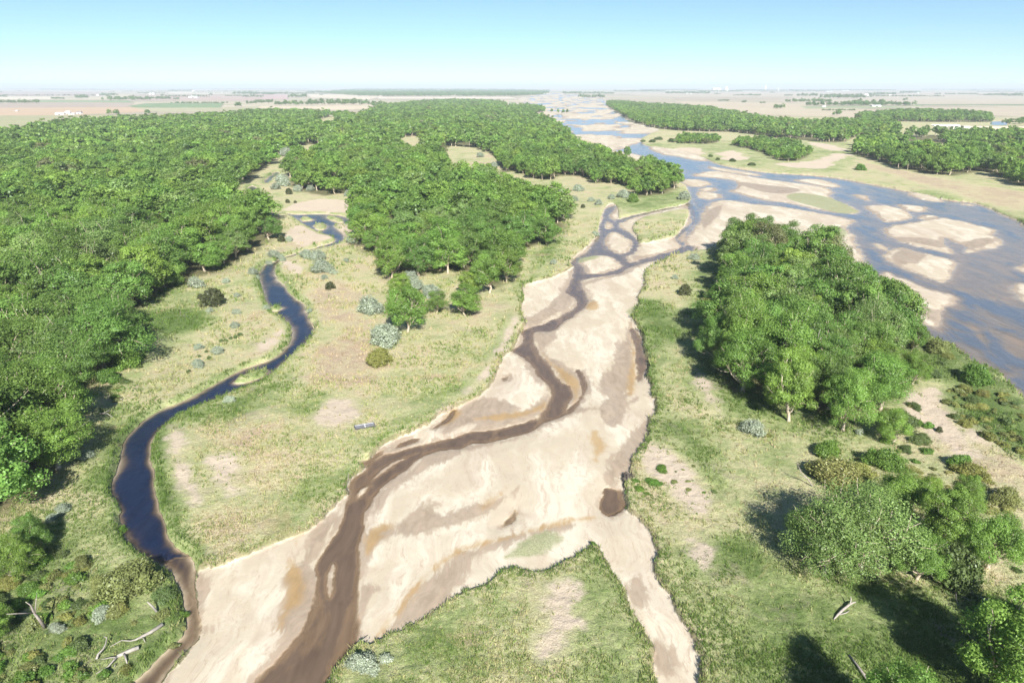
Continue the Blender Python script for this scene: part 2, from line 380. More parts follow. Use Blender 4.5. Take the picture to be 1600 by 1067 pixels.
def survey(P, full=True):
    """What the ground is at the places P: signed distances (metres, positive inside) and the height."""
    A = {}
    X, Y = P[:, 0], P[:, 1]
    far = np.clip(Y / 250.0, .35, 6)
    jit = (fbm(X * .35, Y * .35, 3) - .5) * 1.2 * np.clip(Y / 120, .5, 3) + (fbm(X * 1.6, Y * 1.6, 9, 2) - .5) * .5
    creek = np.minimum(union(W_CREEK, P, 12), -union(W_CISLE, P, 12)) + jit * .6
    stream = np.minimum(union(W_STREAM, P, 12), -union(W_SISLE, P, 12)) + jit * .75
    pools = union(W_POOLS, P, 12) + jit * .8
    pond = sdf(POND, P, 30)
    riv = sdf(W_RIVER, P, 40)
    bars = union(W_BARS, P, 20)
    rw = np.minimum(riv, -bars) + jit * 1.3
    # braids of the far reach: low bars between shallow threads of water
    u = X * .9786 - Y * .2057
    w = X * .2057 + Y * .9786
    wr = fbm(u * .006, w * .002, 35, 2) * 4
    br = fbm(u * .036 + wr, w * .012 + wr * .5, 21, 4) - .445
    farreach = sstep(560, 820, Y)
    rw = np.where(farreach > 0, np.minimum(rw, -br * 55 * farreach + rw * (1 - farreach)), rw)
    # the wide near reach is full of faint shoals
    shoal = np.maximum(union(W_SHOALS, P, 8), (fbm(u * .05 + 9, w * .02, 55, 3) - .55) * 40)
    bed = np.maximum(np.minimum(sdf(W_BED, P, 20), np.minimum(-sdf(W_LANDC, P, 20), -sdf(W_ISLE, P, 20))), riv)
    bed = bed + (fbm(X * .5, Y * .5, 13) - .5) * 1.0 + (fbm(X * 2., Y * 2., 14, 2) - .5) * .5
    A['bed'] = bed
    A['creek'], A['stream'], A['river'], A['pond'] = creek, np.maximum(stream, pools), rw, pond
    wat = np.maximum(np.maximum(creek, pond), np.maximum(A['stream'], rw))
    A['water'] = wat
    wet = union(W_WET, P, 8)
    A['wet'] = np.maximum(wet, np.where(bed > 0, np.minimum(far, 2.2) * .9 - np.abs(wat + .45 * np.minimum(far, 2.2)), -8)).astype(np.float32)
    A['ochre'] = union(W_OCHRE, P, 6)
    A['veg'] = union(W_VEG, P, 10)
    soil = union(W_SOIL, P, 10)
    A['soil'] = soil
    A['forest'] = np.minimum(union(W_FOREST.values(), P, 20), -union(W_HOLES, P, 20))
    g = np.full(len(P), .40, np.float32)
    for v, q in W_GREEN:
        g += v * sstep(-5, 5, sdf(q, P, 7))
    g += .14 * sstep(0, 1, X / 140) * sstep(500, 200, Y)
    g += .30 * sstep(-3.5, -.4, creek) * sstep(.3, -.2, creek)
    A['green'] = g
    zl = (fbm(X * .045, Y * .045, 1) - .5) * .9 + (fbm(X * .3, Y * .3, 2) - .5) * .30 + (fbm(X * 1.3, Y * 1.3, 5, 2) - .5) * .16
    mb = sstep(-.55, .25, bed)
    rise = .16 * sstep(0, 6, -wat)
    zs = -.86 + rise + (fbm(X * .25, Y * .25, 7) - .5) * .12 + .05 * sstep(0, 2, A['veg'])
    z = zl * (1 - mb) + zs * mb
    slope = np.where(mb > .5, .10, 1.25)
    deep = np.where(A['creek'] > 0, .30, np.where(A['stream'] > 0, .34, .13)) * np.where(sdf(CREEK_LOW, P, 4) > 0, .28, 1.0)
    chan = .45 + 1.1 * fbm(u * .16, w * .03, 71, 3)
    cut = WATER_Z - np.where(wat > 0, deep * chan * np.minimum(wat / far, 5.0), slope * wat)
    z = np.where(wat > -6, np.minimum(z, cut), z)
    # under the wide river the floor lies shallow, shoals come close to the surface
    sh = sstep(-1, 3, shoal) * (rw > 0)
    z = np.where(sh > 0, np.maximum(z, WATER_Z - .20 * np.minimum(rw, 4) * (1 - .8 * sh) - .03), z)
    # the plain beyond stays level
    lev = sstep(1500, 3000, Y)
    A['z'] = np.where(wat > -2, z, z * (1 - lev))
    if full:
        fc = np.zeros((len(P), 4), np.float32)
        for c, q in W_FIELDS:
            m = sstep(-4, 4, sdf(q, P, 30))[:, None]
            fc[:, :3] = fc[:, :3] * (1 - m) + np.array(c, np.float32) * m
            fc[:, 3:] = np.maximum(fc[:, 3:], m)
        A['field'] = fc
    return A

# ------------------------------------------------------------------ node helpers
def material(name):
    m = bpy.data.materials.new(name)
    m.use_nodes = True
    m.node_tree.nodes.clear()
    return m, m.node_tree

class NT:
    def __init__(s, nt):
        s.nt = nt
    def n(s, t, ins=None, **kw):
        d = s.nt.nodes.new('ShaderNode' + t)
        for k, v in kw.items():
            setattr(d, k, v)
        for k, v in (ins or {}).items():
            s.put(d.inputs[k], v)
        return d
    def put(s, sock, v):
        if isinstance(v, bpy.types.NodeSocket):
            s.nt.links.new(v, sock)
        else:
            if isinstance(v, tuple) and len(v) == 3 and sock.type == 'RGBA':
                v = (*v, 1)
            sock.default_value = v
    def math(s, op, a, b=0.0, c=None, clamp=False):
        d = s.nt.nodes.new('ShaderNodeMath')
        d.operation = op
        d.use_clamp = clamp
        s.put(d.inputs[0], a)
        s.put(d.inputs[1], b)
        if c is not None:
            s.put(d.inputs[2], c)
        return d.outputs[0]
    def mix(s, f, a, b, blend='MIX'):
        d = s.nt.nodes.new('ShaderNodeMix')
        d.data_type = 'RGBA'
        d.blend_type = blend
        s.put(d.inputs['Factor'], f)
        s.put(d.inputs[6], a)
        s.put(d.inputs[7], b)
        return d.outputs[2]
    def attr(s, name, typ='GEOMETRY'):
        d = s.nt.nodes.new('ShaderNodeAttribute')
        d.attribute_name = name
        d.attribute_type = typ
        return d
    def step(s, v, a, b):
        d = s.nt.nodes.new('ShaderNodeMapRange')
        d.interpolation_type = 'SMOOTHSTEP'
        s.put(d.inputs[0], v)
        d.inputs[1].default_value = a
        d.inputs[2].default_value = b
        return d.outputs[0]
    def noise(s, vec, scale, detail=3.0, rough=.55, dist=0.0):
        d = s.n('TexNoise', {'Vector': vec, 'Scale': scale, 'Detail': detail, 'Roughness': rough, 'Distortion': dist})
        return d.outputs[0]
    def ramp(s, f, stops):
        d = s.nt.nodes.new('ShaderNodeValToRGB')
        e = d.color_ramp.elements
        while len(e) < len(stops):
            e.new(.5)
        for k, (p, c) in zip(e, stops):
            k.position = p
            k.color = (*c, 1)
        s.put(d.inputs[0], f)
        return d.outputs[0]
    def mapping(s, vec, scale=(1, 1, 1), rot=(0, 0, 0)):
        d = s.nt.nodes.new('ShaderNodeMapping')
        s.put(d.inputs[0], vec)
        d.inputs['Scale'].default_value = scale
        d.inputs['Rotation'].default_value = rot
        return d.outputs[0]

def ground_material():
    m, nt = material('ground')
    N = NT(nt)
    pos = N.n('NewGeometry').outputs['Position']
    at = lambda k: N.attr(k).outputs['Fac']
    sep0 = N.n('SeparateXYZ', {0: pos})
    n_big = N.noise(pos, .03, 3)
    n_mid = N.noise(pos, .16, 4, .6)
    n_small = N.noise(pos, .9, 4, .65)
    n_fine = N.noise(pos, 4.5, 4, .7)
    blades = N.noise(N.mapping(pos, (2.2, .7, 1), (0, 0, .5)), 3.0, 3, .7, 1.5)
    jag = N.math('MULTIPLY_ADD', N.math('SUBTRACT', n_small, .5), 1.4, N.math('MULTIPLY', N.math('SUBTRACT', n_fine, .5), .7))
    # grass
    g = at('green')
    for t, a in ((n_big, 1.0), (n_mid, 1.1), (n_small, .65), (n_fine, .5)):
        g = N.math('MULTIPLY_ADD', N.math('SUBTRACT', t, .5), a, g)
    grass = N.ramp(g, [(0.0, (.40, .31, .215)), (.22, (.46, .40, .25)), (.44, (.405, .395, .215)), (.66, (.275, .315, .135)), (.88, (.165, .22, .072)), (1.0, (.11, .165, .045))])
    litter = N.step(N.noise(pos, .11, 5, .65, .6), .56, .70)
    grass = N.mix(N.math('MULTIPLY', litter, .5), grass, (.30, .245, .19))
    ro = N.step(N.noise(N.mapping(pos, (1, 1, 1), (0, 0, 1)), .07, 4, .6, 1.0), .60, .72)
    grass = N.mix(N.math('MULTIPLY', ro, .35), grass, (.36, .235, .14))
    tex = N.math('ADD', N.math('MULTIPLY', N.math('SUBTRACT', n_fine, .5), 1.5), N.math('MULTIPLY', N.math('SUBTRACT', blades, .5), 1.4))
    tex = N.math('MAXIMUM', N.math('ADD', tex, .90), .30)
    grass = N.mix(1.0, grass, tex, 'MULTIPLY')
    clump = N.step(N.noise(pos, 1.6, 4, .6, .8), .62, .72)
    clump = N.math('MULTIPLY', clump, N.step(N.noise(pos, .09, 3), .42, .6))
    grass = N.mix(N.math('MULTIPLY', clump, .6), grass, (.09, .125, .04))
    # bare soil, forest floor
    soil_c = N.mix(n_mid, (.45, .36, .285), (.54, .455, .365))
    soil_c = N.mix(1.0, soil_c, N.math('ADD', .72, N.math('MULTIPLY', n_fine, .55)), 'MULTIPLY')
    soil_f = N.step(N.math('MULTIPLY_ADD', jag, 2.2, N.math('MULTIPLY_ADD', N.math('SUBTRACT', n_mid, .5), 9.0, N.math('MULTIPLY_ADD', N.math('MULTIPLY', N.math('SUBTRACT', n_big, .5), N.step(sep0.outputs[1], 150, 350)), 30.0, at('soil')))), -.6, 1.6)
    c = N.mix(N.math('MULTIPLY', soil_f, .9), grass, soil_c)
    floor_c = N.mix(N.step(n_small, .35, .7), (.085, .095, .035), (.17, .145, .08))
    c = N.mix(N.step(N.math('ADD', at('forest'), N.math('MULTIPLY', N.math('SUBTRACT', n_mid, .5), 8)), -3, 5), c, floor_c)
    # far farmland
    fld = N.attr('field')
    fa = fld.outputs['Alpha']
    fn = N.noise(N.mapping(pos, (.2, 1.6, 1), (0, 0, .02)), .02, 4, .6)
    fc = N.mix(1.0, fld.outputs['Color'], N.math('ADD', .55, N.math('MULTIPLY', fn, .56)), 'MULTIPLY')
    br = N.n('TexBrick', {'Vector': pos, 'Color1': (.28, .245, .18, 1), 'Color2': (.42, .365, .27, 1), 'Mortar': (.24, .26, .15, 1), 'Scale': .0009,
                          'Mortar Size': .012, 'Bias': .1, 'Brick Width': .9, 'Row Height': .45})
    vor = N.n('TexVoronoi', {'Vector': N.mapping(pos, (.6, 1.3, 0)), 'Scale': .0011})
    far_c = N.mix(N.step(vor.outputs['Color'], .78, .86), br.outputs[0], (.20, .26, .13))
    sep = N.n('SeparateXYZ', {0: pos})
    dist = N.math('ADD', sep.outputs[1], N.math('MULTIPLY', N.math('ABSOLUTE', sep.outputs[0]), .25))
    c = N.mix(N.math('MULTIPLY', N.step(dist, 1500, 1900), N.step(N.math('MULTIPLY', at('forest'), -1.0), -2, 8)), c, far_c)
    c = N.mix(fa, c, fc)
    # river bed: dry sand, damp, wet, algae
    flow = N.n('VectorMath', {0: N.mapping(pos, (1, .28, 1), (0, 0, .38)), 1: N.n('VectorMath', {0: N.n('TexNoise', {'Vector': pos, 'Scale': .06, 'Detail': 3.0}).outputs['Color'], 'Scale': 9.0}, operation='SCALE').outputs[0]}, operation='ADD').outputs[0]
    f1 = N.noise(flow, .16, 5, .6)
    f2 = N.noise(flow, .9, 4, .62)
    sand = N.mix(N.step(f1, .40, .62), (.41, .355, .27), (.515, .47, .38))
    sand = N.mix(N.math('MULTIPLY', N.step(f2, .50, .62), .45), sand, (.40, .325, .255))
    f3 = N.noise(flow, 2.6, 4, .65)
    line = N.math('SUBTRACT', 1.0, N.step(N.math('ABSOLUTE', N.math('SUBTRACT', N.noise(flow, .22, 5, .62), .5)), .0, .022))
    sand = N.mix(N.math('MULTIPLY', line, N.math('MULTIPLY', N.step(f3, .42, .6), .55)), sand, (.33, .25, .185))
    sand = N.mix(N.math('MULTIPLY', N.step(f3, .56, .68), .30), sand, (.37, .30, .235))
    speck = N.step(N.noise(pos, 1.9, 2, .8), .70, .74)
    sand = N.mix(N.math('MULTIPLY', speck, .45), sand, (.24, .19, .14))
    wj = N.math('MULTIPLY_ADD', N.math('SUBTRACT', f1, .5), 7.0, N.math('MULTIPLY', N.math('SUBTRACT', f2, .5), 5.0))
    damp_f = N.step(N.noise(flow, .075, 5, .58), .535, .585)
    sand = N.mix(N.math('MULTIPLY', damp_f, .38), sand, (.345, .275, .215))
    sand = N.mix(1.0, sand, N.math('ADD', .9, N.math('MULTIPLY', n_fine, .2)), 'MULTIPLY')
    wet = N.math('ADD', at('wet'), wj)
    wet_f = N.step(wet, -.7, .6)
    wet_c = N.mix(N.step(f2, .3, .7), (.215, .160, .112), (.325, .25, .185))
    sand = N.mix(N.math('MULTIPLY', wet_f, .78), sand, wet_c)
    och = N.step(N.math('ADD', at('ochre'), N.math('MULTIPLY', wj, .5)), -.5, 1.0)
    sand = N.mix(N.math('MULTIPLY', och, .66), sand, N.mix(f2, (.21, .125, .04), (.40, .26, .095)))
    sand = N.mix(N.step(at('water'), -.1, 1.4), sand, N.mix(f2, (.23, .162, .108), (.34, .25, .17)))
    vg = N.step(N.math('ADD', at('veg'), N.math('MULTIPLY', jag, 1.5)), -.4, .9)
    vgrass = N.mix(n_small, (.34, .33, .20), (.19, .235, .10))
    sand = N.mix(N.math('MULTIPLY', vg, .85), sand, N.mix(1.0, vgrass, tex, 'MULTIPLY'))
    bed_f = N.step(N.math('ADD', at('bed'), N.math('MULTIPLY', jag, .35)), -.22, .12)
    cz = N.math('MAXIMUM', bed_f, N.step(at('water'), -.02, .12))
    c = N.mix(cz, c, sand)
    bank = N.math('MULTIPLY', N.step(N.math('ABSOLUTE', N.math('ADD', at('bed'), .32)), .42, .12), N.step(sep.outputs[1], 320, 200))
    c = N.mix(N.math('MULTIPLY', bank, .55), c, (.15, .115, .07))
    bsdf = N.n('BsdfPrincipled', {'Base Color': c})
    N.put(bsdf.inputs['Roughness'], N.math('SUBTRACT', .95, N.math('MULTIPLY', N.math('MULTIPLY', wet_f, cz), .45)))
    N.put(bsdf.inputs['Specular IOR Level'], .25)
    hb = N.math('MULTIPLY_ADD', n_fine, .35, N.math('MULTIPLY_ADD', blades, .4, N.math('MULTIPLY', n_small, .8)))
    hb = N.math('MULTIPLY', hb, N.math('SUBTRACT', 1.0, N.math('MULTIPLY', cz, .92)))
    bump = N.n('Bump', {'Height': hb, 'Strength': .8, 'Distance': .5})
    N.put(bsdf.inputs['Normal'], bump.outputs[0])
    out = N.n('OutputMaterial')
    nt.links.new(bsdf.outputs[0], out.inputs[0])
    return m

def water_material(name, shallow, deep, k, ripple, streak):
    m, nt = material(name)
    N = NT(nt)
    pos = N.n('NewGeometry').outputs['Position']
    d = N.attr('depth').outputs['Fac']
    fl = N.n('VectorMath', {0: N.mapping(pos, (1, .2, 1), (0, 0, .4)), 1: N.n('VectorMath', {0: N.n('TexNoise', {'Vector': pos, 'Scale': .05, 'Detail': 2.0}).outputs['Color'], 'Scale': 8.0}, operation='SCALE').outputs[0]}, operation='ADD').outputs[0]
    s = N.step(N.noise(fl, .26, 5, .6, .4), .34, .66)
    d = N.math('MULTIPLY', d, N.math('ADD', 1 - streak * .5, N.math('MULTIPLY', s, streak)))
    al = N.math('SUBTRACT', 1.0, N.math('POWER', 2.71828, N.math('MULTIPLY', d, -k)), clamp=True)
    col = N.mix(N.step(d, .1, .75), shallow, deep)
    sl = N.noise(N.n('VectorMath', {0: N.mapping(pos, (1, .12, 1), (0, 0, .4)), 1: N.n('VectorMath', {0: N.n('TexNoise', {'Vector': pos, 'Scale': .05, 'Detail': 2.0}).outputs['Color'], 'Scale': 8.0}, operation='SCALE').outputs[0]}, operation='ADD').outputs[0], .9, 4, .6)
    col = N.mix(1.0, col, N.math('ADD', .55, N.math('MULTIPLY', sl, .9)), 'MULTIPLY')
    diff = N.n('BsdfDiffuse', {'Color': col})
    tr = N.n('BsdfTransparent', {'Color': (1, .97, .92, 1)})
    body = N.n('MixShader', {0: al})
    nt.links.new(tr.outputs[0], body.inputs[1])
    nt.links.new(diff.outputs[0], body.inputs[2])
    h = N.math('ADD', N.noise(N.mapping(pos, (1, 1, 1), (0, 0, .4)), 1.1, 3, .6), N.math('MULTIPLY', N.noise(pos, .25, 2), 1.5))
    bump = N.n('Bump', {'Height': h, 'Strength': ripple, 'Distance': .10})
    gl = N.n('BsdfGlossy', {'Color': (1, 1, 1, 1), 'Roughness': .22, 'Normal': bump.outputs[0]})
    cosi = N.math('ABSOLUTE', N.n('VectorMath', {0: bump.outputs[0], 1: N.n('NewGeometry').outputs['Incoming']}, operation='DOT_PRODUCT').outputs['Value'], clamp=True)
    fr = N.math('MULTIPLY_ADD', N.math('POWER', N.math('SUBTRACT', 1.0, cosi, clamp=True), 5.0), .98, .02)
    mx = N.n('MixShader', {0: fr})
    nt.links.new(body.outputs[0], mx.inputs[1])
    nt.links.new(gl.outputs[0], mx.inputs[2])
    out = N.n('OutputMaterial')
    nt.links.new(mx.outputs[0], out.inputs[0])
    return m

def leaf_material(name, trans=.36, gloss=.02, instanced=False):
    m, nt = material(name)
    N = NT(nt)
    oi = N.n('ObjectInfo')
    lv = N.attr('lv').outputs['Fac']
    hs = N.n('HueSaturation', {'Color': N.attr('tint', 'INSTANCER').outputs['Color'] if instanced else oi.outputs['Color']})
    r = oi.outputs['Random']
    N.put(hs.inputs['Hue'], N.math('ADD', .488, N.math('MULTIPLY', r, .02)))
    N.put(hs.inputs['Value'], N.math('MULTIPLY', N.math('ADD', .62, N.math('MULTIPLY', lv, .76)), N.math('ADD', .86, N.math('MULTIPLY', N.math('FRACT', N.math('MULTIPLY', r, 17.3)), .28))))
    df = N.n('BsdfDiffuse', {'Color': hs.outputs[0]})
    tl = N.n('BsdfTranslucent', {'Color': N.mix(1.0, hs.outputs[0], (1.15, 1.25, .7, 1), 'MULTIPLY')})
    mx = N.n('MixShader', {0: trans})
    nt.links.new(df.outputs[0], mx.inputs[1])
    nt.links.new(tl.outputs[0], mx.inputs[2])
    gl = N.n('BsdfGlossy', {'Roughness': .45, 'Color': (.9, .95, 1, 1)})
    m2 = N.n('MixShader', {0: gloss})
    nt.links.new(mx.outputs[0], m2.inputs[1])
    nt.links.new(gl.outputs[0], m2.inputs[2])
    out = N.n('OutputMaterial')
    nt.links.new(m2.outputs[0], out.inputs[0])
    return m

def plain_material(name, c1, c2, scale=3.0, rough=.85, bump=.3):
    m, nt = material(name)
    N = NT(nt)
    tc = N.n('TexCoord').outputs['Object']
    f = N.noise(N.mapping(tc, (1, 1, .35)), scale, 5, .65)
    b = N.n('BsdfPrincipled', {'Base Color': N.mix(N.step(f, .3, .7), c1, c2), 'Roughness': rough})
    bp = N.n('Bump', {'Height': f, 'Strength': bump, 'Distance': .05})
    N.put(b.inputs['Normal'], bp.outputs[0])
    out = N.n('OutputMaterial')
    nt.links.new(b.outputs[0], out.inputs[0])
    return m

M = {}
M['ground'] = ground_material()
M['creek'] = water_material('creek_water', (.07, .05, .03), (.009, .015, .038), 2.6, .8, .8)
M['stream'] = water_material('stream_water', (.19, .128, .078), (.108, .076, .054), 6.0, .35, 1.3)
M['river'] = water_material('river_water', (.225, .19, .15), (.098, .112, .140), 3.2, .45, 1.3)
M['pond'] = water_material('pond_water', (.03, .05, .10), (.02, .04, .09), 5.0, .2, .3)
M['leaf'] = leaf_material('cottonwood_leaves')
M['leaf_far'] = leaf_material('far_cottonwood_leaves', instanced=True)
M['silver_leaf'] = leaf_material('silver_leaves', .15, .05)
M['bark'] = plain_material('pale_bark', (.33, .27, .20), (.50, .43, .34), 2.5)
M['grey_bark'] = plain_material('grey_bark', (.20, .17, .15), (.34, .30, .27), 2.5)
M['dead_wood'] = plain_material('bleached_wood', (.23, .21, .185), (.36, .335, .30), 2.0)
M['white_wall'] = plain_material('white_wall', (.72, .72, .70), (.80, .80, .78), .2, .6, .05)
M['roof'] = plain_material('grey_roof', (.50, .51, .53), (.62, .63, .65), .2, .5, .05)
M['dark_roof'] = plain_material('dark_roof', (.16, .14, .14), (.22, .20, .19), .2, .7, .05)
M['door'] = plain_material('dark_opening', (.05, .05, .055), (.08, .08, .08), .5, .6, .05)
M['concrete'] = plain_material('concrete', (.50, .49, .46), (.62, .61, .58), .3, .8, .1)
M['metal'] = plain_material('weathered_metal', (.13, .13, .145), (.20, .20, .215), 2.0, .5, .1)
M['pale_metal'] = plain_material('pale_metal', (.45, .45, .47), (.56, .56, .58), 2.0, .45, .1)
M['soil'] = plain_material('soil_bank', (.36, .30, .22), (.46, .40, .30), .2, .9, .2)

# ------------------------------------------------------------------ mesh helpers
def mesh_np(name, V, faces, mat, attrs=None, smooth=False):
    """faces: an (n, 3) or (n, 4) array."""
    me = bpy.data.meshes.new(name)
    n, k = faces.shape
    me.vertices.add(len(V))
    me.vertices.foreach_set('co', np.ascontiguousarray(V, np.float32).ravel())
    me.loops.add(n * k)
    me.loops.foreach_set('vertex_index', np.ascontiguousarray(faces, np.int32).ravel())
    me.polygons.add(n)
    me.polygons.foreach_set('loop_start', np.arange(0, n * k, k, dtype=np.int32))
    me.update(calc_edges=True)
    me.polygons.foreach_set('use_smooth', np.full(n, smooth))
    for a, v in (attrs or {}).items():
        v = np.asarray(v, np.float32)
        if v.ndim == 2:
            me.attributes.new(a, 'FLOAT_COLOR', 'POINT').data.foreach_set('color', v.ravel())
        else:
            me.attributes.new(a, 'FLOAT', 'POINT').data.foreach_set('value', v)
    me.materials.append(mat)
    return me

def link(name, me, parent=None, kind=None, label=None, cat=None, group=None):
    o = bpy.data.objects.new(name, me)
    COL.objects.link(o)
    if parent:
        o.parent = parent
    tag(o, kind, label, cat, group)
    return o

def tag(o, kind=None, label=None, cat=None, group=None):
    for k, v in (('kind', kind), ('label', label), ('category', cat), ('group', group)):
        if v:
            o[k] = v

def thing(name, label, cat, loc, rz=0.0, sc=1.0, group=None):
    o = bpy.data.objects.new(name, None)
    o.empty_display_size = .5
    COL.objects.link(o)
    o.location = loc
    o.rotation_euler = (0, 0, rz)
    o.scale = (sc, sc, sc) if not isinstance(sc, tuple) else sc
    tag(o, None, label, cat, group)
    return o

def tubes(branches, sides=6):
    """branches: list of (points (n,3), radii (n)) -> vertices, quads"""
    V, Q = [], []
    base = 0
    for P, r in branches:
        P = np.asarray(P, float)
        n = len(P)
        T = np.gradient(P, axis=0)
        T /= np.linalg.norm(T, axis=1)[:, None] + 1e-9
        ref = np.where(np.abs(T[:, 2:3]) > .9, np.array([[1., 0, 0]]), np.array([[0, 0, 1.]]))
        A = np.cross(T, ref)
        A /= np.linalg.norm(A, axis=1)[:, None] + 1e-9
        B = np.cross(T, A)
        an = np.linspace(0, 2 * np.pi, sides, endpoint=False)
        ring = P[:, None] + np.asarray(r)[:, None, None] * (np.cos(an)[None, :, None] * A[:, None] + np.sin(an)[None, :, None] * B[:, None])
        V.append(ring.reshape(-1, 3))
        for i in range(n - 1):
            for j in range(sides):
                a, b = base + i * sides + j, base + i * sides + (j + 1) % sides
                Q.append((a, b, b + sides, a + sides))
        # closed ends
        V.append(np.array([P[0], P[-1]]))
        c0, c1 = base + n * sides, base + n * sides + 1
        for j in range(0, sides):
            a, b = base + j, base + (j + 1) % sides
            Q.append((c0, b, a, a))
            e = base + (n - 1) * sides
            Q.append((c1, e + j, e + (j + 1) % sides, e + (j + 1) % sides))
        base += n * sides + 2
    return np.concatenate(V), Q

def tube_mesh(name, branches, mat, sides=6):
    V, Q = tubes(branches, sides)
    me = bpy.data.meshes.new(name)
    me.from_pydata(V.tolist(), [], [q if q[2] != q[3] else q[:3] for q in Q])
    for p in me.polygons:
        p.use_smooth = True
    me.materials.append(mat)
    return me

def limb(a, b, r0, r1, rg, bend=.12, n=5):
    a, b = np.asarray(a, float), np.asarray(b, float)
    t = np.linspace(0, 1, n)[:, None]
    P = a + (b - a) * t
    L = np.linalg.norm(b - a)
    off = rg.normal(0, bend * L, 3)
    P = P + off * np.sin(np.pi * t) + rg.normal(0, bend * .25 * L, (n, 3)) * (t > 0) * (t < 1)
    return P, np.linspace(r0, r1, n)

def leaves(cent, rad, per, size, rg, flat=.8, core=None, up=.15, aspect=.62, tone=None, nj=.42, stray=0.0):
    """leaf clumps: cent (C,3), rad (C), per leaves each; returns verts, quads, lv"""
    C = len(cent)
    n = C * per
    d = rg.normal(0, 1, (n, 3))
    d[:, 2] += up
    d /= np.linalg.norm(d, axis=1)[:, None]
    ci = np.repeat(np.arange(C), per)
    rr = rad[ci] * (1 - .55 * rg.random(n) ** 2.2) * (.92 + .22 * rg.random(n)) * (1 + stray * rg.random(n) ** 4)
    P = cent[ci] + d * rr[:, None] * np.array([1, 1, flat])
    core = cent.mean(0) if core is None else core
    out = P - (core[ci] if np.ndim(core) == 2 else core)
    out /= np.linalg.norm(out, axis=1)[:, None] + 1e-6
    nr = d * .75 + out * .45 + rg.normal(0, nj, (n, 3))
    nr /= np.linalg.norm(nr, axis=1)[:, None]
    t = np.cross(nr, rg.normal(0, 1, (n, 3)))
    t /= np.linalg.norm(t, axis=1)[:, None] + 1e-6
    b = np.cross(nr, t)
    s = size * (.55 + .9 * rg.random(n))[:, None]
    V = np.stack([P - t * s * .5, P + b * s * aspect * .5 - t * s * .05, P + t * s * .55, P - b * s * aspect * .5 + t * s * .05], 1).reshape(-1, 3)
    Q = np.arange(n * 4).reshape(-1, 4)
    cj = rg.random(C) if tone is None else tone
    lv = np.clip(.5 + (cj[ci] - .5) * .55 + rg.normal(0, .16, n), 0, 1)
    return V, Q, np.repeat(lv, 4)

def crown_clumps(rg, nL, nS, H, rad, z0):
    """lobes on a dome, each lobe a cluster of leaf clumps: centres, radii, lobe centres"""
    k = np.arange(nL)
    ph = k * 2.39996 + rg.normal(0, .35, nL)
    q = (k + .5) / nL
    el = np.arcsin(np.clip(q * 1.35 - .38, -1, 1))
    sh = .50 + .24 * rg.random(nL)
    hz = H - z0
    cz = z0 + hz * .40
    off = rg.normal(0, .10, 2) * rad
    L = np.stack([np.cos(ph) * np.cos(el) * rad * sh + off[0], np.sin(ph) * np.cos(el) * rad * sh + off[1],
                  cz + np.sin(el) * hz * np.where(el > 0, .60, .55) * (sh + .12)], 1)
    lr = rad * (.33 + .20 * rg.random(nL))
    d = rg.normal(0, 1, (nL, nS, 3))
    d += (L - np.array([0, 0, z0 + hz * .25]))[:, None] / rad * .9
    d[..., 2] += .25
    d /= np.linalg.norm(d, axis=2)[..., None]
    c = L[:, None] + d * (lr * .72)[:, None, None]
    r = lr[:, None] * (.36 + .26 * rg.random((nL, nS)))
    tone = np.clip(.5 + .3 * rg.normal(0, 1, (nL, 1)) + .18 * rg.normal(0, 1, (nL, nS)), 0, 1)
    return c.reshape(-1, 3), r.ravel(), np.repeat(L, nS, 0), tone.ravel()

def cottonwood(seed, level):
    """level 0 near, 1 middle, 2 far: crown and trunk meshes of a tree about 12.6 m tall"""
    rg = np.random.default_rng(100 + seed)
    H = 12.6 + rg.normal(0, .5)
    rad = 4.4 + rg.random() * 1.0
    z0 = .5 + rg.random() * 1.2
    nL, nS, per, size = ((15, 7, 120, .30), (12, 5, 44, .62), (9, 3, 22, 1.25), (17, 7, 230, .205), (19, 8, 120, .19))[level]
    c, r, L, tone = crown_clumps(rg, nL, nS, H, rad, z0)
    core = np.array([0, 0, z0 + (H - z0) * .35])
    V, Q, lv = leaves(c, r, per, size, rg, .85, L * .75 + core * .25, tone=tone)
    Lu = L.reshape(nL, nS, 3)[:, 0]
    ci = core + (Lu - core) * .75
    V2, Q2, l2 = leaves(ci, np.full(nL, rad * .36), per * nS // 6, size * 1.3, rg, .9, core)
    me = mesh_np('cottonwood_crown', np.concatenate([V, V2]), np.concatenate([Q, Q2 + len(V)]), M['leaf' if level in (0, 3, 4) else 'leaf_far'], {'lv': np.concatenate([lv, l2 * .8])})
    br = []
    top = np.array([rg.normal(0, .5), rg.normal(0, .5), z0 + (H - z0) * .30])
    tp, tr_ = limb((0, 0, -.4), top, .34, .21, rg, .05, 6)
    tr_[0] *= 1.35
    br.append((tp, tr_))
    if level != 2:
        for i in range(nL if level in (0, 3, 4) else 6):
            t = rg.random()
            a = tp[int(2 + t * 3.9)]
            lp, lr_ = limb(a, core + (Lu[i] - core) * 1.12, .13 * (1.3 - t * .5), .04, rg, .07)
            br.append((lp, lr_))
            if level in (0, 3, 4):
                for j in range(2):
                    br.append(limb(lp[2 + j], c[i * nS + j] + (c[i * nS + j] - Lu[i]) * .7, .05, .015, rg, .08, 4))
    tm = tube_mesh('cottonwood_trunk', br, M['bark'], 6 if level in (0, 3, 4) else 4)
    return me, tm

